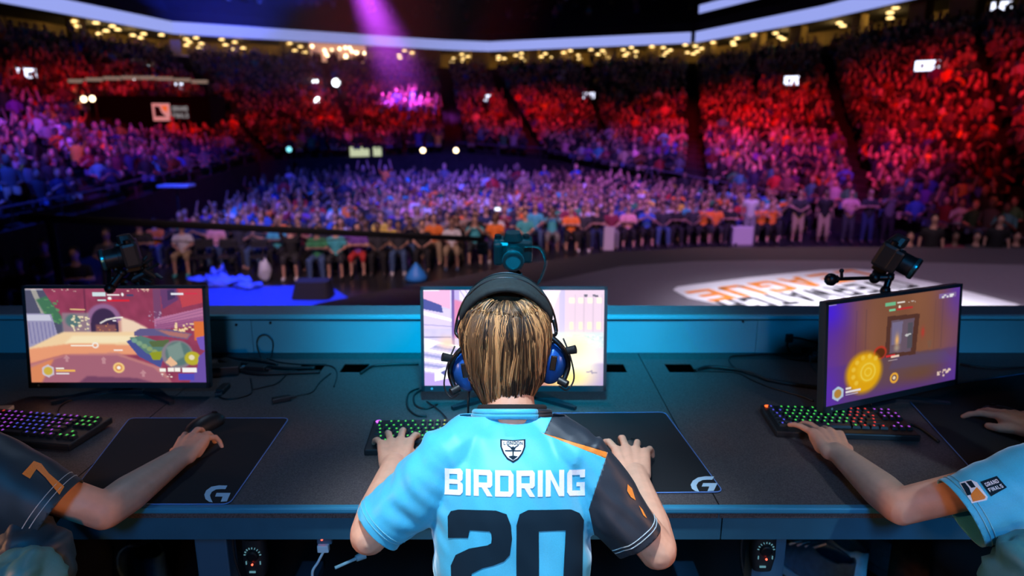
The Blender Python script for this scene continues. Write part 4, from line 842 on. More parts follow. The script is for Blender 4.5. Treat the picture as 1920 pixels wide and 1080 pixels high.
def cup(x, s, zc, rolls):
    c = Vector((x, HC.y-.022, zc)); rot = R3(0, s*.14, 0)
    bm = NB(); ell(bm, c, (.030, .034, .043), rot, 20); o1 = mk('ear_cup', bm, HBL, HS, smooth=True, world=True)
    bm = NB(); ell(bm, c-Vector((s*.018, 0, 0)), (.018, .036, .045), rot, 20); mk('ear_cushion', bm, PADK, HS, smooth=True, world=True)
    bm = NB(); tube(bm, cr([c+Vector((-s*.004, -.018, .062)), c+Vector((s*.020, -.026, .040)), c+Vector((s*.033, -.012, 0)), c+Vector((s*.020, -.024, -.036))], 5), .0052, 8); mk('yoke', bm, DKM, HS, smooth=True, world=True)
    bm = NB(); tube(bm, cr([bandpt(PI*(.90 if s > 0 else .10), .098, .118, HC.y-.004), bandpt(PI*(.97 if s > 0 else .03), .099, .118, HC.y-.014), c+Vector((-s*.004, -.018, .062))], 5), .0036, 7); mk('slider_arm', bm, DKM, HS, smooth=True, world=True)
    bm = NB(); cyl(bm, c+Vector((s*.026, -.016, .03)), c+Vector((s*.046, -.022, .036)), .0072, .0085, 14); mk('clamp_knob', bm, BLK, HS, smooth=True, sharp=40, world=True); bm = NB(); cyl(bm, c+Vector((s*.015, -.022, -.028)), c+Vector((s*.030, -.032, -.033)), .008, .0075, 14); mk('clamp_knob', bm, BLK, HS, smooth=True, sharp=40, world=True)
    bm = NB(); box(bm, c+Vector((s*.002, -.0335, .012)), (.012, .004, .030), rot, bev=.0015); mk('chrome_tab', bm, mat('chrome', (.5, .65, .75, 1), .2, 1), HS, world=True)
    bm = NB(); tube(bm, cr([c+Vector((s*.022, -.012, .055)), c+Vector((s*.036, -.024, .02)), c+Vector((s*.044, -.02, -.025)), c+Vector((s*.030, -.026, -.047)), c+Vector((s*.014, -.026, -.038))], 6), .0016, 6); mk('cup_wire', bm, BLK, HS, smooth=True, world=True)
cup(lx.x+.000, -1, P(870, 697, 1.27).z, 0); cup(rx_.x+.016, 1, P(1040, 683, 1.27).z, 0)
a = Vector((lx.x+.004, HC.y, HC.z-.085)); bm = NB(); tube(bm, cr([a, P(878, 760, 1.27), P(879, 800, 1.32), PZ(884, 830, DESK+.01), PZ(860, 815, DESK+.006), PZ(830, 775, DESK+.005), PZ(800, 752, DESK+.005)], 8), .0022, 7); mk('headset_cord', bm, BLK, HS, smooth=True, world=True)
# ---- left player (only his right arm and sleeve are in view)
LP = empty('player', (-1.17, 1.1, PLAT), 0, 'person at the left edge, charcoal sleeve with an orange mark, hand on mouse', 'person')
T2 = [(t, hw, hd, s) for t, hw, hd, s in [(-.05, .07, .06, 0), (.3, .078, .068, 0), (.7, .074, .07, 0), (1.1, .068, .066, 0)]]
lr = dict(sh=(-1.03, 1.13, 3.155), el=PZ(196, 958, DESK+.05), wr=PZ(340, 856, DESK+.042), f=PZ(393, 784, DESK+.05)-PZ(340, 856, DESK+.042), n=(-.1, -.3, 1), thumb=-1, curls=((.15, .45, .4), (.1, .4, .4), (.3, .6, .5), (.45, .6, .5)), spread=1.3)
lr['hem'] = P(108, 962, 1.14); lr['wv'] = (-.3, 0, .95); lr['rings'] = T2
ll = dict(sh=(-1.31, 1.13, 3.155), el=(-1.42, 1.14, 2.99), wr=(-1.36, 1.42, DESK+.037), f=(.1, 1, 0), n=(0, 0, 1), thumb=1, curls=((.4, .5, .5),)*4); ll['hem'] = (-1.40, 1.14, 3.03); ll['wv'] = (.6, 0, .8); ll['rings'] = T2
player(LP, -1.17, Vector((-1.17, 1.27, 3.33)), 0, .12, [lr, ll], .004)
jl = jersey(-1.17, [lr, ll], .006); wrinkle(jl, lambda c: .004*nz(c, (10, 10, 10))+.003*nz(c, (30, 14, 14), 3))
BL_ = bvh_of(jl); slv = lambda c: c.x > -1.13
m1, m2 = split(jl, [lambda c: not slv(c), slv]); jlo = link('jersey', m1, JCY, LP, world=True); q = link('charcoal_sleeve', m2, jersey_mat('jersey_slate', (.014, .035, .05, 1)), jlo); q['label'] = 'charcoal sleeve'; thick(q); thick(jlo)
q = printpx('sleeve_mark', [[(41, 889), (63, 865), (77, 870), (68, 880), (56, 898)], [(77, 870), (91, 888), (85, 896), (68, 880)], [(91, 888), (120, 913), (111, 928), (85, 896)]], BL_, JOR, jlo, 6); q.matrix_parent_inverse = Matrix()
for b_ in (.014, .024): hemring(lr, 'hem_stitch', ST, b_, .0008, jlo, BL_)
hr_ = lambda c, nm: None
def simplehair(root, c):
    bm = NB(); ell(bm, Vector(c)+Vector((0, -.012, .024)), (.086, .100, .090)); ell(bm, Vector(c)+Vector((0, -.05, -.04)), (.074, .06, .07)); me = cutmesh(organic(bm, .007, 5), [(Vector(c)+Vector((0, .045, .03)), Vector((0, .85, -.5)), lambda c: True)])
    wrinkle(me, lambda p: .005*nz(p, (60, 60, 14))+.002*nz(p, (150, 150, 40), 4))
    link('hair', me, mat('hair_black', (.01, .009, .008, 1), .5), root, world=True)
simplehair(LP, (-1.17, 1.27, 3.33))
# ---- right player (left arm on the keyboard, right hand beyond)
RP = empty('player', (1.22, 1.1, PLAT), 0, 'person at the right edge, cyan sleeve with two badges, hand on keyboard', 'person')
rl = dict(sh=(1.06, 1.13, 3.15), el=PZ(1688, 950, DESK+.045), wr=PZ(1570, 848, DESK+.04), f=PZ(1518, 764, DESK+.046)-PZ(1570, 848, DESK+.04), n=(.1, -.3, 1), thumb=1, curls=((.3, .5, .4), (.3, .5, .4), (.12, .25, .3), (.1, .2, .3)), spread=2.3, sc=1.12)
rl['hem'] = P(1800, 962, 1.14); rl['wv'] = (.3, 0, .95); rl['rings'] = [(t, hw*.93, hd*.93, s) for t, hw, hd, s in T2]
rr_ = dict(sh=(1.37, 1.15, 3.15), el=(1.52, 1.36, 2.995), sc=1.1, wr=PZ(1958, 806, DESK+.045), f=PZ(1845, 756, DESK+.04)-PZ(1958, 806, DESK+.045), n=(.0, -.4, 1), thumb=-1, curls=((.15, .25, .3), (.2, .3, .3), (.3, .4, .3), (.35, .4, .3)), spread=2.1); rr_['hem'] = (1.49, 1.30, 3.03); rr_['wv'] = (-.6, 0, .8); rr_['rings'] = T2
player(RP, 1.22, Vector((1.22, 1.27, 3.33)), -.3, .12, [rl, rr_], .0038)
jr = jersey(1.22, [rl, rr_], .006); wrinkle(jr, lambda c: .004*nz(c, (10, 10, 10))+.004*nz((c.x+c.z, c.y, c.z-c.x), (30, 14, 9), 3)); BR_ = bvh_of(jr)
jro = link('jersey', jr, JCY, RP, world=True); thick(jro)
def PR(name, polys, m, grid=6, offs=.0014): q = printpx(name, polys, BR_, m, jro, grid, offs); q.matrix_parent_inverse = Matrix()
PR('badge_patch', [[(1799, 906), (1820, 900), (1832, 905), (1852, 932), (1850, 938), (1822, 944)]], JWH); PR('badge_print', [[(1802, 908), (1810, 906), (1818, 916), (1822, 928), (1814, 930)], [(1812, 904), (1822, 902), (1830, 914), (1822, 916)]], JNV, 6, .002); PR('badge_print', [[(1820, 928), (1832, 914), (1848, 932), (1846, 936), (1824, 941)]], JOR, 6, .002)
PR('event_badge', [[(1838, 904), (1869, 893), (1888, 914), (1858, 931)]], JNV)
ex = Vector((31, -11)); ey = Vector((20, 26))
for s_, t0, sc_ in (('GRAND', .30, .78), ('FINALS', .66, .84)):
    pl, W_ = blockline(s_, .78, .2); hgt = .24
    PR('badge_lettering', [[(1838+ex.x*(.5+x/W_*sc_)+ey.x*(t0-y*hgt), 904+ex.y*(.5+x/W_*sc_)+ey.y*(t0-y*hgt)) for x, y in p] for p in pl], JWH, 5, .0024)
for b_ in (.012, .020): hemring(rl, 'hem_stitch', STC, b_, .0008, jro, BR_)
simplehair(RP, (1.22, 1.27, 3.33))
# chairs
SEAT = mat('chair_fabric', (.015, .017, .02, 1), .8)
def office_chair(x, label):
    r = empty('gaming_chair', (x, 1.05, PLAT), 0, label, 'chair', None); bm = NB(); box(bm, (0, .06, .42), (.46, .46, .07), bev=.025); mk('seat', bm, SEAT, r, smooth=True)
    bm = NB(); cyl(bm, (0, 0, .06), (0, 0, .39), .03); mk('post', bm, DKM, r); bm = NB()
    for k in range(5): a = k*2*PI/5+.3; box(bm, (.14*math.cos(a), .14*math.sin(a), .06), (.28, .04, .03), R3(0, 0, a))
    mk('base', bm, DKM, r)
    for k in range(5): a = k*2*PI/5+.3; bm = NB(); ell(bm, (.27*math.cos(a), .27*math.sin(a), .025), (.025, .025, .025), seg=10); mk('caster', bm, BLK, r)
    bm = NB(); box(bm, (0, -.215, .50), (.36, .05, .20), bev=.02); mk('backrest', bm, SEAT, r)
office_chair(0, 'black chair under the centre player'); office_chair(-1.17, 'black chair under the player at the left edge'); office_chair(1.22, 'black chair under the player at the right edge')
mp = PZ(385, 806, DESK); mouse(mp.x, mp.y, math.radians(-24), 'dark mouse under the left player\'s right hand')
mp = PZ(1190, 862, DESK); mouse(mp.x, mp.y, 0, 'dark mouse under the centre player\'s right hand')
mp = PZ(1885, 790, DESK); mouse(mp.x, mp.y, math.radians(35), 'dark mouse beside the right player\'s right hand')
# ---- small cameras on arms over the monitors, facing the players
LENS = mat('lens_glass', (.01, .03, .035, 1), .05, .2); RINGM = mat('lens_ring', (.08, .35, .4, 1), .25, .8)
def dslr(loc, rz, tilt, label, stem, strap=None, sc=1.0):
    r = empty('camera', loc, 0, label, 'camera'); M_ = Matrix.Rotation(rz, 4, 'Z') @ Matrix.Rotation(tilt, 4, 'X') @ Matrix.Scale(sc, 4)
    def part(nm, bm, m, sm=False): bm.transform(M_); return mk(nm, bm, m, r, smooth=sm, sharp=35 if sm else None)
    bm = NB(); box(bm, (0, .025, 0), (.112, .045, .072), bev=.009); box(bm, (-.043, .0, -.002), (.026, .03, .066), bev=.008); part('camera_body', bm, BLK)
    bm = NB(); loft(bm, [(Vector((0, .022, .034)), (.030, 0, 0), (0, .024, 0), 3), (Vector((0, .018, .056)), (.020, 0, 0), (0, .018, 0), 3)], 16); part('viewfinder_hump', bm, BLK)
    for x in (-.043, .038): bm = NB(); cyl(bm, (x, .025, .034), (x, .025, .045), .010, n=16); part('dial', bm, DKM, True)
    bm = NB(); lathe(bm, (0, .004, -.004), (0, -1, 0), [(0, .030), (.012, .031), (.013, .028), (.045, .028), (.046, .030), (.058, .030), (.060, .027), (.0602, .022), (.050, .020)], 28); part('lens', bm, BLK, True)
    bm = NB(); lathe(bm, (0, -.044, -.004), (0, -1, 0), [(0, .0308), (.004, .0312), (.008, .0308)], 28); part('lens_ring', bm, RINGM, True)
    bm = NB(); ell(bm, (0, -.046, -.004), (.021, .006, .021)); part('lens_glass', bm, LENS, True)
    bm = NB(); box(bm, (-.03, .002, .026), (.030, .002, .008)); part('nameplate', bm, mat('nameplate', (.35, .6, .65, 1), .5))
    bm = NB(); box(bm, (0, .02, -.045), (.05, .04, .014), bev=.003); ell(bm, (0, .02, -.062), (.014, .014, .014)); cyl(bm, (0, .02, -.055), (.022, .0, -.07), .007); part('ball_head', bm, DKM)
    bm = NB()
    for a, b, rr in stem: cyl(bm, Vector(a)-Vector(loc), Vector(b)-Vector(loc), rr, n=10); ell(bm, Vector(b)-Vector(loc), (rr*1.6,)*3, seg=10)
    mk('mounting_arm', bm, DKM, r, smooth=True, sharp=40)
    if strap:
        bm = NB(); pts = cr([Vector(p)-Vector(loc) for p in strap], 6); vs = []
        for i, p in enumerate(pts): w_ = Vector((.004, .011, 0)) if i % 2 else Vector((.005, .011, 0)); vs.append((bm.verts.new(p+w_), bm.verts.new(p-w_)))
        for a, b in zip(vs, vs[1:]): bm.faces.new((a[0], a[1], b[1], b[0]))
        o = mk('strap', bm, BLK, r, smooth=True); thick(o, .002)
    return r
top = P(960, 541, 1.89); c = P(962, 474, 1.92)
dslr(c, 0, math.radians(12), 'black camera with a short lens standing over the centre monitor', [(c+Vector((0, .02, -.06)), P(963, 528, 1.90), .009), (P(963, 528, 1.90), P(963, 541, 1.89), .012)], [P(985, 462, 1.92), P(1012, 464, 1.92), P(1024, 488, 1.90), P(1018, 515, 1.90), P(1003, 541, 1.9)])
c = P(1683, 484, 1.90); e1, e2, e3 = P(1668, 520, 1.87), P(1640, 521, 1.88), P(1570, 523, 1.80)
dslr(c, math.radians(52), math.radians(24), 'black camera tilted down to the right over the right monitor on a jointed arm', [(c+Vector((-.01, 0, -.05)), e1, .008), (e1, e2, .010), (e2, e3, .005), (e3, P(1558, 524, 1.80), .011), (P(1578, 520, 1.80), P(1578, 508, 1.80), .004), (e1, P(1660, 545, 1.86), .009)], None, 1.05)
c = P(228, 478, 1.95); 
dslr(c, math.radians(-62), math.radians(8), 'black camera pointing left behind the left monitor with a shiny lens rim', [(c+Vector((0, .0, -.055)), P(228, 512, 1.93), .008), (P(228, 512, 1.93), P(206, 541, 1.90), .010)])
rg = random.Random(5); bm = NB(); base = P(250, 515, 1.97)
for k in range(26): p = base+Vector((rg.uniform(-.06, .07), rg.uniform(-.02, .02), rg.uniform(-.03, .035))); q = p+Vector((rg.uniform(-.04, .04), rg.uniform(-.02, .02), rg.uniform(-.03, .03))); cyl(bm, p, q, rg.uniform(.003, .009), n=8)
rr = empty('cable_bundle', base, 0, 'tangle of black connectors beside the left camera', 'cables'); mk('connectors', bm, BLK, rr, world=True)
bm = NB(); cyl(bm, P(265, 520, 1.97), P(272, 545, 1.93), .006); cyl(bm, P(205, 505, 1.96), P(205, 545, 1.91), .006); mk('support_rod', bm, DKM, rr, world=True)
# ---- cables and adapters on the desk
def cable(name, pts, r, label, z=None, m=BLK):
    w_ = []
    for p in pts: w_.append(P(p[0], p[1], p[3]) if len(p) > 3 else PZ(p[0], p[1], DESK+r+(p[2] if len(p) > 2 else 0)))
    rt = tag(mk(name, tube(NB(), cr(w_, 8), r, 6), m, None, smooth=True), label, 'cable'); return rt
WY = 2.262
cable('cable', [(492, 677), (482, 650, 0, WY), (485, 632, 0, WY), (499, 628, 0, WY), (511, 640, 0, WY), (510, 660, 0, WY), (500, 676), (470, 672), (430, 690)], .0022, 'thin black cable looping up against the riser wall')
cable('cable', [(500, 672), (530, 680), (580, 684), (620, 686), (632, 700), (626, 725)], .0022, 'black cable arching over the desk beside the left cutout')
cable('cable', [(620, 700), (600, 716), (585, 735), (560, 741), (545, 745)], .0022, 'thin black lead ending in a short black adapter')
cable('cable', [(785, 682), (740, 683), (700, 686), (685, 694), (676, 700)], .0045, 'thick black cable from the cutout to behind the centre monitor')
cable('cable', [(474, 730), (500, 724), (520, 718), (540, 700), (555, 692)], .0026, 'black cable curving below the left bundle')
cable('cable', [(470, 710), (472, 735), (450, 745), (425, 748), (411, 744)], .0025, 'black cable curling back to the plug below the left bundle')
cable('cable', [(430, 680), (480, 684), (530, 690), (590, 690)], .006, 'thick black cable lying along the left bundle')
cable('cable', [(430, 690), (480, 700), (540, 699), (600, 697)], .006, 'second thick black cable in front of the left bundle')
cable('cable', [(400, 664), (440, 672), (480, 676), (520, 684)], .005, 'black cable at the back of the left bundle')
cable('cable', [(785, 728), (766, 738), (764, 762), (780, 778), (800, 780)], .003, 'black cable coil left of the centre monitor, outer loop')
cable('cable', [(792, 730), (776, 742), (780, 760), (800, 766), (820, 758)], .003, 'black cable coil left of the centre monitor, inner loop')
cable('cable', [(105, 783), (112, 762), (140, 748), (200, 738), (240, 735)], .0028, 'black cable running from the left keyboard to the left monitor')
cable('cable', [(1305, 694), (1330, 688), (1375, 692), (1410, 700), (1440, 712), (1500, 722), (1550, 727)], .006, 'thick black cable from the right cutout to the right monitor')
cable('cable', [(1305, 695), (1340, 696), (1380, 698), (1410, 712), (1450, 728), (1500, 742), (1525, 752)], .0026, 'thin black cable in front of the thick one on the right')
cable('cable', [(1545, 678), (1490, 674), (1450, 664), (1400, 666), (1372, 668), (1368, 678), (1385, 694), (1420, 706)], .003, 'black cable making a wide loop near the right riser wall')
cable('cable', [(1480, 634, 0, WY), (1476, 648, 0, WY), (1485, 664), (1500, 674), (1540, 640, 0, WY)], .003, 'black cable hanging from the outlet on the right riser wall')
cable('cable', [(1482, 632, 0, WY), (1500, 634, 0, WY), (1530, 642, 0, WY), (1560, 648, 0, WY)], .003, 'black cable from the wall outlet to behind the right monitor')
cable('cable', [(1522, 660), (1520, 684), (1535, 700), (1550, 708)], .0035, 'short black cable beside the right adapters')
cable('cable', [(1640, 770), (1680, 790), (1720, 800), (1760, 828)], .004, 'black cable between the right keyboard and mouse pad')
cable('cable', [(1800, 682), (1840, 688), (1880, 690), (1930, 688)], .004, 'black cable on the desk right of the right monitor')
def adapter(pa, pb, s, label, chrome=None):
    a, b = PZ(*pa, DESK+s[1]/2), PZ(*pb, DESK+s[1]/2); d = b-a; r = empty('cable_adapter', (a+b)/2-Vector((0, 0, s[1]/2)), math.atan2(d.y, d.x), label, 'adapter')
    bm = NB(); box(bm, (0, 0, s[1]/2), (d.length, s[0], s[1]), bev=.003); mk('adapter_shell', bm, BLK, r); bm = NB(); cyl(bm, (d.length/2-.002, 0, s[1]/2), (d.length/2+.016, 0, s[1]/2), .0045, .0028, 10); mk('strain_relief', bm, BLK, r)
    if chrome: bm = NB(); box(bm, (-d.length/2-.008, 0, s[1]/2), (.018, s[0]*.7, s[1]*.5)); mk('chrome_plug', bm, mat('chrome', (.5, .65, .75, 1), .2, 1), r)
adapter((510, 751), (545, 745), (.022, .014), 'small black inline adapter on the speckled desk right of the left mouse pad')
adapter((395, 694), (450, 690), (.05, .03), 'black power brick behind the right side of the left monitor'); adapter((462, 690), (500, 692), (.03, .022), 'black plug with chrome end in the left bundle', 1)
adapter((440, 684), (416, 676), (.03, .02), 'black connector at the back of the left bundle', 1); adapter((412, 735), (425, 722), (.024, .016), 'black plug with chrome tip below the left bundle', 1)
adapter((1530, 668), (1560, 664), (.035, .026), 'black plug with chrome end left of the right monitor', 1); adapter((1500, 655), (1548, 652), (.03, .02), 'black adapter against the riser wall left of the right monitor')
o_ = P(1480, 634, WY+.004); bm = NB(); box(bm, o_, (.024, .012, .030), bev=.003); tag(mk('wall_outlet_plug', bm, BLK), 'black plug in the outlet of the right riser wall', 'plug')
for (x0, y0, x1, y1, rz_, lb) in [(0, 768, 20, 776, .1, 'white folded card at the left edge beside the keyboard')]:
    a = PZ(4, 771, DESK); bm = NB(); box(bm, (a.x, a.y, DESK+.006), (.05, .03, .011), R3(0, 0, .1), bev=.002); tag(mk('white_card', bm, mat('white_card', (.6, .65, .7, 1), .6)), lb, 'card')
a = PZ(1655, 752, DESK); bm = NB(); box(bm, (a.x, a.y, DESK+.004), (.035, .02, .007), R3(0, 0, -.5), bev=.001); tag(mk('white_tag', bm, mat('white_card', (.6, .65, .7, 1), .6)), 'small pale tag under the right monitor', 'card')
# ---- below the desk
def box_pack(px, py, label):
    a = P(px, py, 1.36); r = empty('signal_box', a, 0, label, 'device'); bm = NB(); loft(bm, [(Vector((0, .02, -.045)), (.022, 0, 0), (0, .016, 0), 3), (Vector((0, .02, -.01)), (.028, 0, 0), (0, .018, 0), 3), (Vector((0, .02, .05)), (.026, 0, 0), (0, .018, 0), 3)], 20); mk('case', bm, BLK, r, smooth=True, sharp=40)
    bm = NB(); lathe(bm, (0, .003, .012), (0, -1, 0), [(0, .014), (.006, .013), (.007, .009)], 18); mk('volume_knob', bm, DKM, r); bm = NB()
    for k in range(9): t = PI*(.05+.9*k/8); box(bm, (.018*math.cos(t), .0015, .012+.020*math.sin(t)), (.0016, .002, .004), R3(0, PI/2-t, 0))
    box(bm, (-.004, .0015, -.03), (.014, .002, .004)); box(bm, (-.016, .0015, -.006), (.002, .002, .008)); box(bm, (.016, .0015, -.006), (.002, .002, .008)); mk('dial_marks', bm, emis('dial_marks', (.3, .75, .9, 1), .35), r)
    bm = NB(); ell(bm, (.0, -.005, -.006), (.0024, .0024, .0024), seg=8); mk('status_light', bm, emis('status_red', (1, .06, .03, 1), 6), r)
    bm = NB(); tube(bm, cr([(0, .02, .05), (-.01, .03, .10), (-.03, .05, .13)], 6), .004, 7); tube(bm, cr([(-.01, .02, .05), (-.045, .02, .06), (-.05, .02, .0), (-.04, .02, -.06)], 6), .0028, 7); mk('lead', bm, BLK, r, smooth=True)
box_pack(1436, 1042, 'oval black signal box with red light under the right half of the desk'); box_pack(474, 1052, 'oval black signal box with red light under the left half of the desk')
a = P(606, 1020, 1.36); r = empty('power_adapter', a, 0, 'white cable plug with a red light hanging below the desk left of the centre player', 'plug'); WH2 = mat('white_plastic', (.55, .75, .85, 1), .4)
bm = NB(); box(bm, (0, 0, -.010), (.026, .014, .018), bev=.003); mk('plug_body', bm, WH2, r); bm = NB(); box(bm, (.002, .008, .022), (.034, .012, .05), bev=.003); mk('holder', bm, mat('holder_blue', (.04, .12, .2, 1), .5), r)
bm = NB(); tube(bm, cr([(0, 0, -.018), (-.012, -.01, -.04), (-.022, -.02, -.055), (-.024, -.02, -.085)], 6), .0032, 7); mk('white_lead', bm, WH2, r, smooth=True); bm = NB(); ell(bm, (-.002, -.001, .012), (.0025,)*3, seg=8); mk('status_light', bm, emis('status_red', (1, .06, .03, 1), 6), r)
a, b = P(684, 1040, 1.34), P(628, 1065, 1.30); bm = NB(); cyl(bm, a, a.lerp(b, .3), .009, .007, 12); cyl(bm, a.lerp(b, .25), b, .0035, n=8); tag(mk('white_cable', bm, mat('cable_grey', (.2, .4, .5, 1), .5), smooth=True, sharp=40), 'pale cable with thick plug below the centre player\'s left elbow', 'cable')
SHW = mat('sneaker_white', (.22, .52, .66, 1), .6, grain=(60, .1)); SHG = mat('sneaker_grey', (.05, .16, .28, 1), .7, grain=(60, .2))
def shoe(x, y, z, rz, label, m):
    r = empty('sneaker', (x, y, z), rz, label, 'shoe'); r.scale = (1.3, 1.2, 1.3); bm = NB(); n = 24; pr = []
    vs = []
    for zz, L, W, cy in ((0, .150, .050, 0), (.012, .152, .053, 0), (.024, .150, .052, 0)):
        vs.append([bm.verts.new((W*math.cos(t)*(1+.12*math.sin(t)), cy+L*math.sin(t), zz)) for t in [2*PI*k/n for k in range(n)]])
    for a, b in zip(vs, vs[1:]):
        for k in range(n): bm.faces.new((a[k], a[(k+1) % n], b[(k+1) % n], b[k]))
    bm.faces.new(vs[0]); bm.faces.new(vs[-1]); mk('sole', bm, mat('sole_white', (.25, .5, .62, 1), .5), r, smooth=True, sharp=40)
    bm = NB(); vs = []
    for t_2, in [(q/7,) for q in range(8)]:
        L = .146-.085*t_2**.8; W = .049-.015*t_2; cy = -.075*t_2; zz = .022+.085*t_2; vs.append([bm.verts.new((W*math.cos(t)*(1+.1*math.sin(t)), cy+L*math.sin(t), zz+(.010*t_2 if math.sin(t) < -.6 else 0))) for t in [2*PI*k/n for k in range(n)]])
    for a, b in zip(vs, vs[1:]):
        for k in range(n): bm.faces.new((a[k], a[(k+1) % n], b[(k+1) % n], b[k]))
    o = mk('upper', bm, m, r, smooth=True); md = o.modifiers.new('t', 'SOLIDIFY'); md.thickness = .007
    bm = NB()
    for k in range(4): y_ = .055-.026*k; cyl(bm, (-.020, y_, .073+.011*k), (.020, y_-.008, .076+.011*k), .003, n=6)
    mk('laces', bm, mat('lace', (.5, .6, .7, 1), .8), r)
p1, p2, p3 = PZ(1512, 1050, PLAT+.05), PZ(1578, 1052, PLAT+.05), PZ(1622, 1045, PLAT+.05)
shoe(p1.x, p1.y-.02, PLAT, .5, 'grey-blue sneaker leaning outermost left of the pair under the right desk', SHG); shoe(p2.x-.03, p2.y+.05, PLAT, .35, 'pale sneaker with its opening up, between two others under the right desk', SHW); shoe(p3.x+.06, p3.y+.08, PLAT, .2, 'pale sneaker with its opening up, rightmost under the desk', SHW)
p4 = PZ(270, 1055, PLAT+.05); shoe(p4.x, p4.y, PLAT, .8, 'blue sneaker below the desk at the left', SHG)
BRN = mat('brown_leather', (.14, .075, .03, 1), .7, grain=(30, .3)); a = PZ(1790, 1050, PLAT+.15); r = empty('backpack', (a.x, a.y, PLAT), .4, 'dark brown backpack with straps under the desk at the right', 'bag')
bm = NB(); box(bm, (0, 0, .13), (.34, .24, .26), bev=.05); mk('bag_body', bm, BRN, r, smooth=True); bm = NB(); box(bm, (0, -.12, .10), (.24, .06, .15), bev=.02); mk('front_pocket', bm, mat('brown_dark', (.05, .03, .015, 1), .7), r, smooth=True)
bm = NB(); tube(bm, cr([(-.1, .0, .25), (-.1, -.08, .30), (-.08, -.16, .2), (-.1, -.16, .06)], 6), .010, 8); tube(bm, cr([(.1, .0, .25), (.1, -.08, .30), (.08, -.16, .2), (.1, -.16, .06)], 6), .010, 8); mk('strap', bm, BLK, r, smooth=True)
def cloth(px, py, Y, rx, rz_, m, label, seed):
    c = P(px, py, Y); bm = NB(); ell(bm, (0, 0, 0), (rx, .07, rz_), seg=32)
    me_o = mk('draped_jacket', bm, m, None, smooth=True)
    for v in me_o.data.vertices: v.co += v.co.normalized()*(.02*nz(v.co, (22, 14, 30), seed)+.012*nz(v.co, (50, 30, 60), seed+3))
    me_o.location = c; tag(me_o, label, 'jacket')
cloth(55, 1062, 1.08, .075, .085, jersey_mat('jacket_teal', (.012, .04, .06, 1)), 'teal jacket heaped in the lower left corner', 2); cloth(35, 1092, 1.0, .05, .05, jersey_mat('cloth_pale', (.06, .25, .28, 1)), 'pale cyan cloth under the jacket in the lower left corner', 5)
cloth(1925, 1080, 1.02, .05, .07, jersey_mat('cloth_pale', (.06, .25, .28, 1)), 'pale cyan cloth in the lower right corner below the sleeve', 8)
UN = ['', 'first', 'second', 'third', 'fourth', 'fifth', 'sixth', 'seventh', 'eighth', 'ninth', 'tenth', 'eleventh', 'twelfth', 'thirteenth', 'fourteenth', 'fifteenth', 'sixteenth', 'seventeenth', 'eighteenth', 'nineteenth', 'twentieth']
TN = {2: 'twenty', 3: 'thirty', 4: 'forty', 5: 'fifty', 6: 'sixty', 7: 'seventy', 8: 'eighty', 9: 'ninety'}
def num(j): return (UN[j] if j <= 20 else (TN[j//10]+'-'+UN[j % 10] if j % 10 else TN[j//10][:-1]+'ieth')) + ' from left'
# ------------------------------------------------------------------ suites and fittings of the hall
LAMPPX = [(420,120),(432,147),(540,128),(632,147),(597,173),(662,166),(556,190),(746,198),(808,190),(788,212),(908,196),(1048,220),(1103,213),(1065,237),(1050,255),(1132,245),(1122,267),(1247,222),(1268,252),(1320,237),(1313,277),(1368,270),(1630,244),(1690,262),(1658,284),(1715,294),(1680,308)]
L2 = [(355,285),(325,310),(398,297),(330,326),(384,324),(678,306),(632,328),(712,318),(684,330),(620,348),(682,345),(820,313),(885,317),(884,333),(916,329),(982,312),(1013,300),(1015,324),(1027,341),(1080,297),(1147,302),(1125,319),(1188,322),(1250,296),(1289,285),(1281,311),(1282,327),(1331,311),(1341,332),(1404,280),(1443,306),(1469,285),(1490,298),(1497,323),(1586,280),(1632,267),(1611,300),(1657,290),(1596,312),(1655,317),(1747,262),(1811,268),(1769,290),(1850,282),(1830,296),(1810,312)]
L3 = [(15,253),(72,260),(107,273),(82,290),(25,296),(60,303),(171,239),(283,238),(287,252),(306,216),(399,197),(480,170),(523,187),(547,209),(567,220),(727,115),(887,90),(882,129),(901,145),(989,68),(1080,38),(1198,43),(1167,71),(1167,101)]
LP_ = [(x/3, y/3) for x, y in LAMPPX]+[(640+x/3, y/3) for x, y in L2]+[(1280+x/3, y/3) for x, y in L3]
LAMP = emis('lamp_glow', (1, .66, .24, 1), 3.2)
bm = NB(); lathe(bm, (0, 0, 0), (0, 0, 1), [(-.05, .05), (-.045, .17), (0, .20), (.05, .12), (.07, .03)], 12); lampme = bpy.data.meshes.new('shade'); bmesh.ops.recalc_face_normals(bm, faces=bm.faces); bm.to_mesh(bm and lampme); bm.free(); lampme.materials.append(LAMP)
bm = NB(); cyl(bm, (0, 0, .06), (0, 0, .5), .012, n=5); cordme = bpy.data.meshes.new('cord'); bm.to_mesh(cordme); bm.free(); cordme.materials.append(BLK)
LP_.sort()
for i, (px, py) in enumerate(LP_):
    best = None
    for d in (.8, 1.6, 2.4, 3.2, 4.0):
        b = rim(px, py, d)
        if b and TZ+.8 < b[1].z < TZ+1.8: best = b[1]; 
        if best is not None and rnd.random() < .5: break
    if best is None: b = rim(px, py, 1.2); best = b[1] if b else P(px, py, 45)
    r = empty('pendant_lamp', best, 0, 'warm oval pendant lamp in the suites above the crowd, %s' % num(i+1), 'lamp', 'pendant lamps in the suites')
    for nm, me in (('shade', lampme), ('cord', cordme)): o = bpy.data.objects.new(nm, me); COL.objects.link(o); o.parent = r
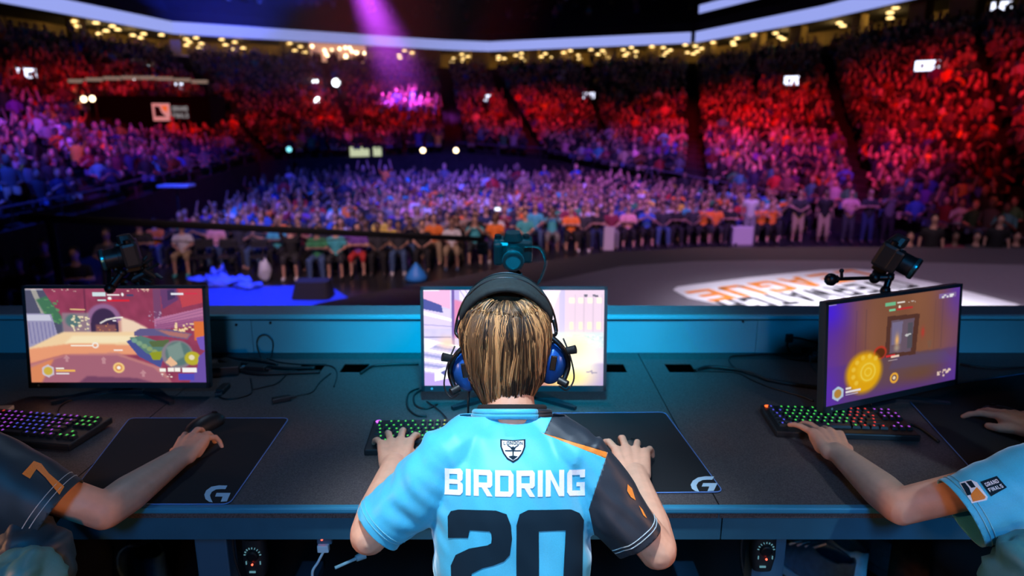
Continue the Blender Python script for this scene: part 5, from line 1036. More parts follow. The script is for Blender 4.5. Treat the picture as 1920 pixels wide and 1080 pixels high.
for px in (180, 250, 340, 450, 560, 690, 870, 960, 1050, 1140, 1230, 1300, 1380, 1470, 1560, 1660):
    b = rim(px, 100, 2.2)
    if b:
        l = bpy.data.lights.new('suite_light', 'POINT'); l.color = (1, .62, .2); l.energy = 45; l.shadow_soft_size = .3; o = bpy.data.objects.new('suite_light', l); COL.objects.link(o); o.location = (b[1].x, b[1].y, TZ+1.5)
BB = bvh_of(bpy.data.objects['seating_bowl'].data)
def hit(px, py, back=.0):
    o = Vector((0, 0, CAMZ)); d = (P(px, py, 1)-o).normalized(); h = BB.ray_cast(o, d); return (h[0]-d*back) if h[0] is not None else None
SCR = emis('portal_screen', (.75, .8, 1, 1), 2.6)
for px, py, w_, h_, lb, yaw in [(47, 137, 34, 16, 'small glowing white screen over the aisle at the far left', .5), (333, 163, 18, 13, 'small white screen above the commentary platform', .2), (915, 184, 18, 11, 'small white screen over the aisle left of the centre stands', 0), (1104, 179, 20, 10, 'small white screen over the aisle at the centre stands', -.1),
                            (1484, 151, 24, 15, 'small tilted white screen on the right stands', -.5), (1738, 123, 38, 17, 'wide white screen with dark marks on the upper right stands', -.7), (1878, 3, 30, 14, 'dim screen at the upper right corner of the suites', -.7)]:
    p = hit(px, py, 4.5) or P(px, py, 28)
    if py < 10: p = rim(px, py+8, .4)[1]
    k = p.y/F; r = empty('portal_screen', p, yaw, lb, 'screen'); bm = NB(); box(bm, (0, .1, 0), (w_*k*1.15, .12, h_*k*1.3)); mk('housing', bm, BLK, r); bm = NB(); box(bm, (0, .03, 0), (w_*k, .02, h_*k)); mk('display', bm, SCR, r)
    bm = NB(); box(bm, (-w_*k*.2, .015, 0), (w_*k*.16, .01, h_*k*.5)); box(bm, (w_*k*.22, .015, h_*k*.1), (w_*k*.26, .01, h_*k*.12)); box(bm, (w_*k*.22, .015, -h_*k*.15), (w_*k*.3, .01, h_*k*.12)); mk('marks', bm, mat('screen_marks', (.1, .1, .14, 1), .5, em=(.12, .12, .2, 1), es=1), r)
    bm = NB(); cyl(bm, (0, .14, 0), (0, .14, -1.8), .05, n=8); mk('post', bm, BLK, r)
DOT = emis('flood_glow', (.85, .92, 1, 1), 7); DOTW = emis('flood_warm', (1, .75, .45, 1), 6)
for px, py, s_, m, lb in [(253, 124, .16, DOT, 'white floodlight above the left stands, nearer the suites'), (280, 127, .16, DOT, 'white floodlight above the left stands, right of its twin'), (253, 150, .16, DOT, 'white floodlight lower down on the left stands'), (590, 155, .26, DOT, 'bright round floodlight in the dark gap, left one'), (630, 155, .26, DOT, 'bright round floodlight in the dark gap, right one'),
                     (596, 189, .2, DOT, 'bluish floodlight below the pair in the dark gap'), (793, 282, .12, DOTW, 'warm light on the back wall, left of two'), (855, 282, .12, DOTW, 'warm light on the back wall, right of two'), (157, 186, .12, DOTW, 'warm light left of the commentary platform, outer'), (173, 185, .12, DOTW, 'warm light left of the commentary platform, inner'), (391, 192, .13, DOTW, 'warm light at the right end of the commentary platform'), (542, 280, .12, emis('teal_glow', (.2, .7, .8, 1), 2), 'small teal light on the back wall')]:
    p = hit(px, py, 4.0) or P(px, py, 34); r = empty('floodlight', p, 0, lb, 'light'); bm = NB(); ell(bm, (0, 0, 0), (s_, .08, s_), seg=14); mk('lens', bm, m, r, smooth=True); bm = NB(); lathe(bm, (0, .05, 0), (0, 1, 0), [(0, s_*1.15), (.2, s_*.8), (.3, s_*.3)], 14); mk('can', bm, BLK, r, smooth=True); bm = NB(); cyl(bm, (0, .2, 0), (0, .2, -1.3), .04, n=6); mk('stand', bm, BLK, r)
# lit doorway in the back wall
p = P(685, 292, 36.2); r = empty('lit_doorway', (p.x, p.y, .75), -.04, 'pale glowing doorway in the back wall behind the floor crowd', 'doorway'); bm = NB(); box(bm, (-.32, .1, .9), (1.0, .05, 1.3)); box(bm, (.62, .1, .9), (.42, .05, 1.3)); mk('opening', bm, emis('door_glow', (.6, .66, .42, 1), .9), r)
bm = NB(); box(bm, (.0, .12, 1.62), (2.1, .1, .12)); box(bm, (.30, .08, .9), (.14, .1, 1.4)); box(bm, (-.95, .08, .9), (.14, .1, 1.4)); box(bm, (.95, .08, .9), (.14, .1, 1.4)); mk('frame', bm, BLK, r)
# commentary platform on the left stands
p = hit(290, 238, 1.0); k = p.y/F; p = Vector((p.x, p.y-.3, p.z)); r = empty('commentary_platform', p, .12, 'black commentary platform with a lit rail and a white banner in the left stands', 'platform')
W_, H_ = 235*k, 62*k; bm = NB(); box(bm, (-.25, 1.0, H_/2-.3), (W_, 2.6, H_+.2)); mk('platform_block', bm, mat('platform_black', (.0015, .0015, .002, 1), .9, spec=.1), r)
bm = NB()
for j in range(9): bm = NB(); box(bm, (-W_/2-.2+j*W_/8, -.25, H_+.18), (.05, .05, .55)); mk('rail_post', bm, DKM, r)
for j in range(8): bm = NB(); box(bm, (-W_/2-.2+(j+.5)*W_/8, -.25, H_+.42+.16*math.sin(j/7*PI)), (W_/8*.94, .06, .14)); mk('lit_panel', bm, emis('rail_glow', (.55, .38, .30, 1), .55 if j else .4), r)
bw, bh = 62*k, 30*k; bx = 42*k; bm = NB(); box(bm, (bx-bw*.27, -.33, H_*.42), (bw*.48, .04, bh), bev=.0); mk('banner_emblem_panel', bm, mat('banner_white', (.7, .68, .66, 1), .7, em=(.5, .48, .46, 1), es=.45), r); bm = NB(); box(bm, (bx+bw*.25, -.33, H_*.42), (bw*.52, .04, bh*.9)); mk('banner_text_panel', bm, BLK, r)
bm = NB(); polyface(bm, [(-.45, .4), (-.1, .35), (0, .0), (.3, -.3), (-.45, -.3)], -.005, 0, Matrix.Translation((bx-bw*.27, -.355, H_*.42)) @ Matrix.Diagonal((bw*.4, 1, bh*.9, 1)) @ Matrix.Rotation(PI/2, 4, 'X')); mk('emblem_dark', bm, BLK, r); bm = NB(); polyface(bm, [(.0, .4), (.45, .4), (.42, 0), (.15, .1)], -.005, 0, Matrix.Translation((bx-bw*.27, -.355, H_*.42)) @ Matrix.Diagonal((bw*.4, 1, bh*.9, 1)) @ Matrix.Rotation(PI/2, 4, 'X')); mk('emblem_orange', bm, mat('emblem_orange', (.8, .3, .05, 1), .6, em=(.7, .25, .05, 1), es=.5), r)
bm = NB()
for s_, zz in (('GRAND', .2), ('FINALS', -.2)):
    pl, WW = blockline(s_, .78, .2)
    for q in pl:
        bm.faces.new([bm.verts.new((bx+bw*.25+x/WW*bw*.42, -.356, H_*.42+(zz+y*.26)*bh)) for x, y in q])
mk('banner_lettering', bm, emis('banner_text', (.6, .58, .6, 1), .5), r)
# big warm-lit suite window (with people behind) on the left part of the suites
b = rim(636, 98, -.02); k = b[1].y/F; e = (Vector(Tt[b[2]+1])-Vector(Tt[b[2]])); r = empty('club_window', b[1], math.atan2(e.y, e.x), 'wide warm-lit club window full of small lamps between the suites', 'window'); bm = NB(); box(bm, (0, .3, 0), (104*k, .05, 34*k)); mk('glowing_wall', bm, mat('club_wall_glow', (.5, .25, .15, 1), .8, em=(.62, .3, .2, 1), es=1.1), r)  # room light put into the wall as its own glow
rg = random.Random(3)
for j in range(15):
    bm = NB(); x, z = rg.uniform(-48, 48)*k, rg.uniform(-8, 11)*k; ell(bm, (x, .15, z), (3.0*k, .06, 2.6*k), seg=8); mk('window_lamp', bm, DOTW, r, smooth=True)
bm = NB()
for j in range(9): x = rg.uniform(-46, 46)*k; ell(bm, (x, .2, -12*k), (3.2*k, .1, 7*k), seg=8); ell(bm, (x, .2, -4*k), (1.8*k, .1, 2.2*k), seg=8)
q = mk('people_inside', bm, mat('silhouette', (.08, .04, .03, 1), .8), r, smooth=True); q['kind'] = 'stuff'
bm = NB(); box(bm, (0, .25, 18*k), (108*k, .2, 2*k)); box(bm, (0, .25, -18*k), (108*k, .2, 2*k)); box(bm, (-53*k, .25, 0), (2*k, .2, 38*k)); box(bm, (53*k, .25, 0), (2*k, .2, 38*k)); mk('frame', bm, BLK, r)
# roof lights and trusses seen through the top
for ui, (px, py) in enumerate([(552, 6), (637, 5), (683, 3), (807, 20), (972, 28), (1117, 12), (1290, 42), (1376, 20), (1428, 5)]):
    b = rim(px, py, 6); p = b[1]; r = empty('upper_light', p, 0, 'small warm light on the dark upper stands, %s' % num(ui+1), 'light', 'warm lights scattered over the upper stands'); bm = NB(); ell(bm, (0, 0, 0), (.16, .1, .24), seg=10); mk('bulb', bm, DOTW, r, smooth=True); bm = NB(); cyl(bm, (0, 0, .2), (0, 0, 1.5), .03, n=5); mk('rod', bm, BLK, r)
# ------------------------------------------------------------------ the audience
SKO = mat('person_skin', (.5, .28, .2, 1), .6, objcol=True); CLO = mat('person_cloth', (.2, .2, .2, 1), .8, objcol=True)
def figure(pose):
    """local frame: feet on z = 0, facing -Y"""
    sit = pose.startswith('sit'); hz = .50 if sit else .90; hips = Vector((0, .05, hz)); nk = Vector((0, .04 if sit else 0, hz+.50)); hd = nk+Vector((0, -.02, .16)); B = NB(); SH = NB(); T = NB()
    cap(B, hips, nk-Vector((0, 0, .1)), .12, .11); cap(B, nk-Vector((0, 0, .1)), hd, .055, .055); ell(B, hd, (.075, .09, .105)); ell(B, hd+Vector((0, -.09, -.01)), (.014, .02, .022), seg=8)
    cap(SH, hips+Vector((0, 0, .0)), nk-Vector((0, 0, .16)), .145, .15)
    A = {'lap': ((.23, -.04, .22), (.08, -.25, .14)), 'crossed': ((.24, -.1, .22), (-.06, -.22, .26)), 'clap': ((.24, -.12, .26), (.02, -.30, .40)), 'raised': ((.25, -.05, .62), (.17, -.10, .92)), 'down': ((.22, .02, .22), (.24, -.06, -.02)), 'camera': ((.24, -.14, .24), (.06, -.26, .16)), 'phone': ((.22, -.14, .3), (.05, -.30, .56))}[pose.split('_')[1]]
    for q in (-1, 1):
        s = nk+Vector((q*.17, 0, -.10)); el = Vector((q*A[0][0], .04+A[0][1], hz+A[0][2])); hn = Vector((q*A[1][0], .04+A[1][1], hz+A[1][2]))
        cap(B, s, el, .045, .038); cap(B, el, hn, .038, .027); cap(B, hn, hn+(hn-el).normalized()*.09, .034, .02); cap(SH, nk+Vector((q*.06, 0, -.10)), s, .08, .066); cap(SH, s, s.lerp(el, .62), .064, .058)
        if sit: kn = Vector((q*.14, -.42, .50)); ft = Vector((q*.15, -.40, .07)); h0 = Vector((q*.09, .02, .50))
        else: kn = Vector((q*.10, -.03, .48)); ft = Vector((q*.12, .0, .07)); h0 = Vector((q*.09, .04, .88))
        cap(B, h0, kn, .072, .055); cap(B, kn, ft, .055, .036); cap(B, ft, ft+Vector((0, -.16, -.03)), .036, .03)
        cap(T, Vector((0, .05, hz-.01)), h0, .125, .10); cap(T, h0, h0.lerp(kn, 1.0), .098, .078); cap(T, kn, kn.lerp(ft, TL), .078, .064)
    return [organic(B, .024, 2, .5), organic(SH, .028, 2, .5), organic(T, .028, 2, .5)]
def hairmesh(pose, long=False):
    sit = pose.startswith('sit'); hz = .50 if sit else .90; c = Vector((0, .02 if sit else -.02, hz+.66)); bm = NB(); ell(bm, c+Vector((0, .025, .03)), (.088, .092, .098), seg=12)
    if long: ell(bm, c+Vector((0, .06, -.08)), (.10, .05, .14), seg=12)
    return organic(bm, .02, 2, .6)
PREF = {}
def prefab(pose, tl, long):
    global TL
    k = (pose, tl, long)
    if k not in PREF: TL = tl; PREF[k] = figure(pose)+[hairmesh(pose, long)]
    return PREF[k]
SHOE = []
bm = NB(); cap(bm, (0, 0, .04), (0, -.17, .035), .046, .04); [setattr(v.co, 'z', max(0, v.co.z)) for v in bm.verts]; SHOE = bpy.data.meshes.new('shoe'); bmesh.ops.recalc_face_normals(bm, faces=bm.faces); bm.to_mesh(SHOE); bm.free()
def person(x, y, z, rz, pose, shirt, trs, hairc, skin, label, group, tl=1., long=False, shoes=None, sc=1.):
    ms = prefab(pose, tl, long); r = empty('person', (x, y, z), rz, label, 'person', group); r.scale = (sc, sc, sc)
    for nm, me, m, c in (('body', ms[0], SKO, skin), ('shirt', ms[1], CLO, shirt), ('trousers' if tl > .6 else 'shorts', ms[2], CLO, trs), ('hair', ms[3], CLO, hairc)):
        o = bpy.data.objects.new(nm, me); COL.objects.link(o)
        if not me.materials: me.materials.append(m); me.polygons.foreach_set('use_smooth', [True]*len(me.polygons))
        o.parent = r; o.color = c
    if shoes:
        if not SHOE.materials: SHOE.materials.append(CLO); SHOE.polygons.foreach_set('use_smooth', [True]*len(SHOE.polygons))
        for q in (-1, 1):
            o = bpy.data.objects.new('shoe', SHOE); COL.objects.link(o); o.parent = r; o.color = shoes; o.location = (q*(.15 if pose[:3] == 'sit' else .12), -.40 if pose[:3] == 'sit' else 0, 0)
    return r
COLS = {'black': (.012, .012, .015), 'charcoal': (.03, .032, .04), 'white': (.62, .62, .66), 'grey': (.18, .18, .2), 'teal': (.06, .42, .48), 'orange': (.85, .20, .03), 'navy': (.015, .03, .10), 'red': (.5, .03, .03), 'pink': (.75, .35, .4), 'green': (.04, .25, .10), 'maroon': (.2, .02, .05), 'blue': (.04, .12, .5), 'khaki': (.35, .26, .16), 'yellow': (.7, .5, .06), 'purple': (.16, .06, .35), 'denim': (.05, .10, .22)}
def cc_(n): return (*COLS[n], 1)
HAIRS = {'dark': (.012, .009, .007, 1), 'brown': (.05, .028, .015, 1), 'fair': (.3, .18, .08, 1)}
def skin_(): t = rnd.choice([1, 1, .9, .8, .55, .35]); return (.55*t, .31*t, .23*t, 1)
CHB = mat('folding_chair_black', (.02, .02, .024, 1), .4); chair0 = None
def folding_chair(x, y, rz, label, group=None):
    global chair0
    if chair0 is None:
        r = chair0 = empty('folding_chair', (x, y, 0), rz, label, 'chair', group); bm = NB(); box(bm, (0, 0, .42), (.42, .40, .035), bev=.01); mk('seat', bm, CHB, r); bm = NB(); box(bm, (0, .21, .72), (.42, .025, .22), R3(-.12), bev=.01); mk('backrest', bm, CHB, r)
        for a, b in (((-.2, .24, .84), (-.2, -.2, .0)), ((.2, .24, .84), (.2, -.2, .0)), ((-.19, -.14, .41), (-.19, .24, 0)), ((.19, -.14, .41), (.19, .24, 0))): bm = NB(); cyl(bm, a, b, .012, n=8); mk('leg', bm, CHB, r)
        return r
    c = copytree(chair0); c.location = (x, y, 0); c.rotation_euler = (0, 0, rz); c['label'] = label
    if group: c['group'] = group
    return c
FL = [(200, 516), (335, 518), (445, 520), (540, 524), (590, 528), (670, 520), (790, 511), (842, 506), (930, 492), (1040, 474), (1115, 470), (1200, 465), (1320, 459), (1495, 456), (1700, 456), (1900, 458)]
def feet(px): return float(np.interp(px, [a for a, b in FL], [b for a, b in FL]))
def frontY(X):
    lo, hi = -300, 2200
    for _ in range(30):
        m = (lo+hi)/2; x = PZ(m, feet(m), 0).x
        if x < X: lo = m
        else: hi = m
    return PZ(lo, feet(lo), 0).y
used = []; FR = 'people in the front row facing the stage'; npl = 0
def front(px, pose, shirt, trs, label, tl=1., shoes='charcoal', hair='dark', long=False, dy=0, sc=1.):
    p = PZ(px, feet(px)+dy, 0); y = p.y+(.40 if pose[:3] == 'sit' else 0); x = p.x; rz = math.atan2(x, y)*-.5
    r = person(x, y, 0, rz, pose, cc_(shirt), cc_(trs), HAIRS[hair], skin_(), label, FR, tl, long, cc_(shoes) if shoes else None, sc); used.append((x, y))
    if pose[:3] == 'sit': folding_chair(x, y+.03, rz, 'black folding chair of the '+' '.join(label.replace('seated ', '').split()[:11]), 'folding chairs of the front row')
    return r
front(335, 'sit_lap', 'white', 'khaki', 'seated person in a white shirt and shorts at the left end of the front row', .2, 'teal')
front(540, 'sit_raised', 'black', 'charcoal', 'seated person in a black tee holding both arms high, left of the green shirt', .25, 'white')
front(590, 'sit_crossed', 'green', 'denim', 'seated person in a green tee with jeans and bright orange shoes', 1., 'orange')
front(626, 'sit_lap', 'teal', 'charcoal', 'seated person in a bright teal tee right of the green shirt', .2, 'black')
front(668, 'sit_crossed', 'purple', 'red', 'seated person in a purple tee and red shorts', .2, 'black')
front(706, 'sit_lap', 'charcoal', 'black', 'seated person in dark clothes right of the red shorts', 1.); front(745, 'sit_lap', 'charcoal', 'denim', 'seated person with jeans and a charcoal top near the blue bag', 1., 'white')
front(790, 'sit_lap', 'black', 'black', 'seated person all in black between jeans and white shirt', 1.)
front(846, 'sit_lap', 'white', 'khaki', 'seated person in a white shirt and khaki shorts left of the centre camera', .25, 'denim')
front(890, 'sit_phone', 'teal', 'charcoal', 'seated person in a teal tee filming, left of the centre camera', .25, 'charcoal'); front(928, 'sit_lap', 'orange', 'navy', 'seated person in an orange tee partly behind the centre camera', .25, 'white', 'brown', True)
front(985, 'sit_lap', 'teal', 'black', 'seated person in a teal tee just right of the centre camera', 1.); front(1036, 'sit_phone', 'teal', 'grey', 'seated person in a bright teal tee right of the centre camera strap', .3, 'charcoal'); front(1072, 'sit_crossed', 'orange', 'black', 'seated person in an orange print tee beside teal tee', .4)
front(1095, 'sit_lap', 'charcoal', 'black', 'seated person in charcoal beside the orange print tee', 1., 'white'); front(1120, 'sit_crossed', 'black', 'navy', 'seated person in a black hoodie left of the maroon shirt', 1.)
front(1148, 'sit_lap', 'maroon', 'grey', 'seated person in a maroon shirt holding a pale board', 1.); front(1180, 'sit_crossed', 'pink', 'black', 'seated person in a pink shirt, arms folded, right of the maroon shirt', .5); front(1215, 'sit_clap', 'blue', 'black', 'seated person in a blue tee right of the pink shirt', .4, 'black'); front(1245, 'sit_lap', 'charcoal', 'denim', 'seated person in charcoal and jeans right of the blue tee', 1.)
front(1270, 'sit_crossed', 'black', 'black', 'seated person in black with folded arms left of the dark trio', 1.); front(1302, 'sit_lap', 'charcoal', 'black', 'seated person in dark clothes left of two orange tees', .4); front(1322, 'sit_clap', 'orange', 'black', 'seated person in an orange tee, left of the pair', .3, 'black', 'brown', True); front(1345, 'sit_lap', 'orange', 'charcoal', 'seated person in an orange tee, right of the pair', .3, 'black')
front(1372, 'sit_crossed', 'black', 'black', 'seated person in black behind the pale box', 1.); front(1402, 'stand_down', 'white', 'grey', 'standing person in a white shirt and grey trousers by the pale box', 1., 'grey'); front(1432, 'sit_clap', 'orange', 'black', 'seated person in an orange tee right of the white shirt', .5, 'black'); front(1452, 'sit_phone', 'orange', 'black', 'seated person in orange left of the standing black tee', .5, 'black', 'fair', True)
front(1492, 'stand_camera', 'charcoal', 'khaki', 'standing person in a dark tee with a white chest print and khaki shorts', .3, 'black'); front(1540, 'stand_down', 'black', 'khaki', 'standing person in a black tee and pale khaki trousers', .6, 'black'); front(1586, 'stand_camera', 'pink', 'charcoal', 'standing photographer in a greyish pink shirt', 1., 'black'); front(1622, 'stand_crossed', 'charcoal', 'navy', 'standing person in dark clothes right of the photographer', 1., 'black', 'fair', True)
front(1660, 'stand_phone', 'grey', 'black', 'standing person in a grey striped top filming', 1.); 
for px, sh, tr, ps, lb in [(1705, 'charcoal', 'black', 'sit_crossed', 'seated person in charcoal, first on the dark right side'), (1745, 'black', 'black', 'stand_down', 'standing person in black at the dark right barrier'), (1790, 'maroon', 'black', 'sit_lap', 'seated person in maroon on the dark right side'), (1830, 'charcoal', 'black', 'sit_crossed', 'seated person in charcoal further right on the dark side'), (1868, 'black', 'black', 'stand_down', 'standing person in black near the right edge'), (1905, 'charcoal', 'black', 'sit_lap', 'seated person in charcoal at the right edge')]:
    p = P(px, 460, 15.2); person(p.x, p.y, 0, -.4, ps, cc_(sh), cc_(tr), HAIRS['dark'], skin_(), lb, FR, 1., False, cc_('black'))
    if ps[:3] == 'sit': folding_chair(p.x, p.y+.03, -.4, 'black folding chair of the '+' '.join(lb.replace('seated ', '').split()[:11]), 'folding chairs of the front row')
for px, lb in ((372, 'empty black folding chair next to the white shirt, leftmost of three'), (418, 'empty black folding chair, middle of the three on the left'), (478, 'empty black folding chair, rightmost of the three on the left')):
    p = PZ(px, 519, 0); folding_chair(p.x, p.y+.4, .2, lb, 'empty folding chairs on the left'); used.append((p.x, p.y+.4))
# standing crew in the dark at the left
for px, Y, sh, lb in ((30, 10.5, 'black', 'standing crew member in black at the left edge'), (85, 12, 'charcoal', 'standing crew member in charcoal second from the left edge'), (140, 11.2, 'black', 'standing crew member in black behind the left camera'), (205, 13.2, 'charcoal', 'standing crew member in charcoal right of the left camera'), (268, 14.5, 'black', 'standing crew member in black left of the white shirt'), (-20, 12, 'black', 'standing crew member mostly cut by the left edge')):
    p = P(px, 480, Y); person(p.x, Y, 0, .3, 'stand_camera' if px % 2 else 'stand_crossed', cc_(sh), cc_('black'), HAIRS['dark'], skin_(), lb, 'crew in the dark left of the floor seats', 1., False, cc_('black'))
# rows behind, each person a thing
def inside(x, y, pad=.8):
    c = False; n = len(Ff)
    for i in range(n):
        x0, y0 = Ff[i]; x1, y1 = Ff[(i+1) % n]
        if (y0 > y) != (y1 > y) and x < (x1-x0)*(y-y0)/(y1-y0)+x0: c = not c
    return c
WT = ['black']*6+['charcoal']*5+['navy']*3+['grey']*3+['white']*3+['teal']*2+['orange']*2+['red', 'pink', 'maroon', 'blue', 'blue', 'green', 'purple', 'khaki', 'yellow']
ORD = ['second', 'third', 'fourth', 'fifth', 'sixth', 'seventh', 'eighth', 'ninth', 'tenth', 'eleventh']
PO = {'lap': 'hands in the lap', 'crossed': 'arms folded', 'clap': 'clapping', 'raised': 'both arms raised', 'phone': 'filming with a phone'}
nb_ind = 0; rowstart = 0; stuffpos = []
for k in range(0, 22):
    X = -9.4 if k < 12 else -11; j = 0
    while X < 12.2:
        y = frontY(X)+.40+.92*(k+1)+rnd.uniform(-.06, .06); x = X+rnd.uniform(-.07, .07)+(.28 if k % 2 else 0)
        ok = inside(x, y) and y < 33.8 and proj((x, y, 1.2))[0] > 285-k*3 and not (k < 1 and x > 9.5)
        if ok and abs(x-(-1.2+.02*y)) < .0: ok = False
        if ok:
            j += 1
            if nb_ind < 262:
                sh = rnd.choice(WT); ps = rnd.choice(['lap']*4+['crossed']*2+['clap']*3+['raised', 'phone']); hr = rnd.choice(['dark', 'dark', 'brown', 'fair']); lg_ = rnd.random() < .25
                lb = 'person in %s, %s, %s row, %s' % (sh, PO[ps], ORD[k], (num(j)))
                person(x, y, 0, math.atan2(x, y)*-.5, 'sit_'+ps, cc_(sh), cc_(rnd.choice(['black', 'denim', 'charcoal', 'khaki'])), HAIRS[hr], skin_(), lb, 'floor audience in the rows behind the front row', 1., lg_, None, rnd.uniform(.94, 1.05)); nb_ind += 1
                if k == 0: folding_chair(x, y+.03, 0, 'black folding chair of the second row, %s' % num(j), 'folding chairs of the second row')
            else: stuffpos.append((x, y, 0, math.atan2(x, y)*-.5))
        X += .56
nfloor = len(stuffpos)
for s in range(9):
    for i in range(NR):
        a, b = rowpt(i, s, 0), rowpt(i, s, 1); L = (b-a).length; n = int(L/.53); nxt = rowpt(i+1, s, .5); nx = (Vector((nxt.x, nxt.y, 0))-Vector(((a.x+b.x)/2, (a.y+b.y)/2, 0))); 
        for j in range(n):
            t = (j+.5)/n
            if min(t, 1-t)*L < .42 or (L > 11 and abs(t-.5)*L < .5) or rnd.random() < .07: continue
            p = a.lerp(b, t)+nx.normalized()*.42+Vector((rnd.uniform(-.08, .08), rnd.uniform(-.08, .08), 0)); q = proj(p+Vector((0, 0, 1)))
            if 150 < q[0] < 412 and 178 < q[1] < 240 and p.x < -10: continue
            if -420 < q[0] < 2250 and q[1] > -40 and p.y > 5:
                stuffpos.append((p.x, p.y, p.z, math.atan2(p.x+1, p.y-6)*-1))
def lowman(arms):
    V = []; Fc = []; Cl = []
    def ringset(rings, n, cls):
        base = len(V)
        for c, rx, ry in rings:
            for k in range(n): t = 2*PI*k/n; V.append((c[0]+rx*math.cos(t), c[1]+ry*math.sin(t), c[2])); Cl.append(cls)
        for i in range(len(rings)-1):
            for k in range(n): Fc.append((base+i*n+k, base+i*n+(k+1) % n, base+(i+1)*n+(k+1) % n, base+(i+1)*n+k))
        for k in range(1, n-1): Fc.append((base+(len(rings)-1)*n, base+(len(rings)-1)*n+k, base+(len(rings)-1)*n+k+1, base+(len(rings)-1)*n+k+1))
    ringset([((0, .05, .42), .18, .13), ((0, .04, .75), .19, .13), ((0, .03, .93), .20, .10), ((0, .02, 1.01), .07, .06)], 6, 1)
    ringset([((0, .02, 1.0), .04, .04), ((0, -.01, 1.08), .075, .085), ((0, 0, 1.17), .085, .10), ((0, .01, 1.26), .05, .06)], 6, 0)
    ringset([((0, .045, 1.10), .085, .075), ((0, .03, 1.2), .095, .095), ((0, .02, 1.285), .06, .07)], 6, 2)
    ringset([((-.1, -.12, .38), .09, .3), ((-.1, -.12, .55), .08, .28)], 4, 3); ringset([((.1, -.12, .38), .09, .3), ((.1, -.12, .55), .08, .28)], 4, 3)
    def limb(a, b, r, cls):
        a, b = Vector(a), Vector(b); x, y, d = frame(b-a); base = len(V)
        for p, rr in ((a, r), (b, r*.8)):
            for k in range(4): t = PI/2*k; V.append(tuple(p+x*math.cos(t)*rr+y*math.sin(t)*rr)); Cl.append(cls)
        for k in range(4): Fc.append((base+k, base+(k+1) % 4, base+4+(k+1) % 4, base+4+k))
    for q in (-1, 1):
        if arms == 1: limb((q*.2, .02, .9), (q*.26, -.1, 1.12), .05, 1); limb((q*.26, -.1, 1.12), (q*.18, -.1, 1.5), .04, 0)
        elif arms == 2: limb((q*.2, .02, .9), (q*.24, -.1, .68), .055, 1); limb((q*.24, -.1, .68), (q*.03, -.32, .86), .045, 0)
        else: limb((q*.2, .02, .9), (q*.24, 0, .65), .055, 1); limb((q*.24, 0, .65), (q*.08, -.26, .6), .045, 0)
    return np.array(V), np.array(Fc), np.array(Cl)
TM = [lowman(0), lowman(1), lowman(2)]; rs = np.random.RandomState(4)
SC = np.array([COLS[c] for c in WT]); HC_ = np.array([h[:3] for h in HAIRS.values()]); TC = np.array([COLS[c] for c in ('black', 'denim', 'charcoal', 'khaki')])
def crowd(name, pos, label):
    VV = []; FF = []; CC = []; off_ = 0
    for x, y, z, a in pos:
        V, Fc, Cl = TM[rs.choice(3, p=[.45, .2, .35])]; a += rs.uniform(-.25, .25); s = rs.uniform(.92, 1.08); c_, s_ = math.cos(a), math.sin(a); W = V*s
        up = .38 if rs.rand() < .08 else 0
        VV.append(np.stack([W[:, 0]*c_-W[:, 1]*s_+x, W[:, 0]*s_+W[:, 1]*c_+y, W[:, 2]+z+up*(W[:, 2] > .3)], 1)); FF.append(Fc+off_); off_ += len(V)
        sk = np.array([.55, .31, .23])*rs.choice([1.3, 1, .7, .4, .25]); pal = np.stack([sk, SC[rs.randint(len(SC))]*(.15+1.3*rs.rand()**1.6), HC_[rs.randint(3)], TC[rs.randint(4)]]); CC.append(pal[Cl])
    V = np.concatenate(VV); Fq = np.concatenate(FF); Cc = np.ones((len(V), 4)); Cc[:, :3] = np.concatenate(CC); me = bpy.data.meshes.new('crowd')
    tri = Fq[:, 2] == Fq[:, 3]; fl = [Fq[~tri], Fq[tri][:, :3]]; loops = np.concatenate([fl[0].ravel(), fl[1].ravel()]); n4, n3 = len(fl[0]), len(fl[1]); st = np.concatenate([np.arange(n4)*4, n4*4+np.arange(n3)*3])
    me.vertices.add(len(V)); me.vertices.foreach_set('co', V.ravel()); me.loops.add(len(loops)); me.loops.foreach_set('vertex_index', loops.astype(np.int32)); me.polygons.add(n4+n3); me.polygons.foreach_set('loop_start', st.astype(np.int32)); me.update(calc_edges=True)
    at = me.attributes.new('paint', 'FLOAT_COLOR', 'POINT'); at.data.foreach_set('color', Cc.ravel()); o = link(name, me, mat('crowd_paint', (.2, .2, .2, 1), .75, attr='paint'), None, smooth=True); tag(o, label, 'crowd', None, 'stuff'); return o
crowd('floor_audience', stuffpos[:nfloor], 'dense floor audience in blue and violet light behind the front rows')
crowd('bowl_audience', stuffpos[nfloor:], 'dense audience filling the red-lit lower bowl of the arena')
# sparse upper tier
up = []
for s in range(2, 8):
    for i in range(1, 10):
        A = off(Tt[s], i*1.6); B = off(Tt[s+1], i*1.6); n = int((B-A).length/.9)
        for j in range(n):
            if rnd.random() < .45: p = A.lerp(B, (j+rnd.random())/n); up.append((p.x, p.y, TZ+3.3+(i*1.6)*10.7/16-.2, math.atan2(p.x, p.y)*-1))
crowd('upper_audience', up, 'dim scattered audience on the dark upper tier')
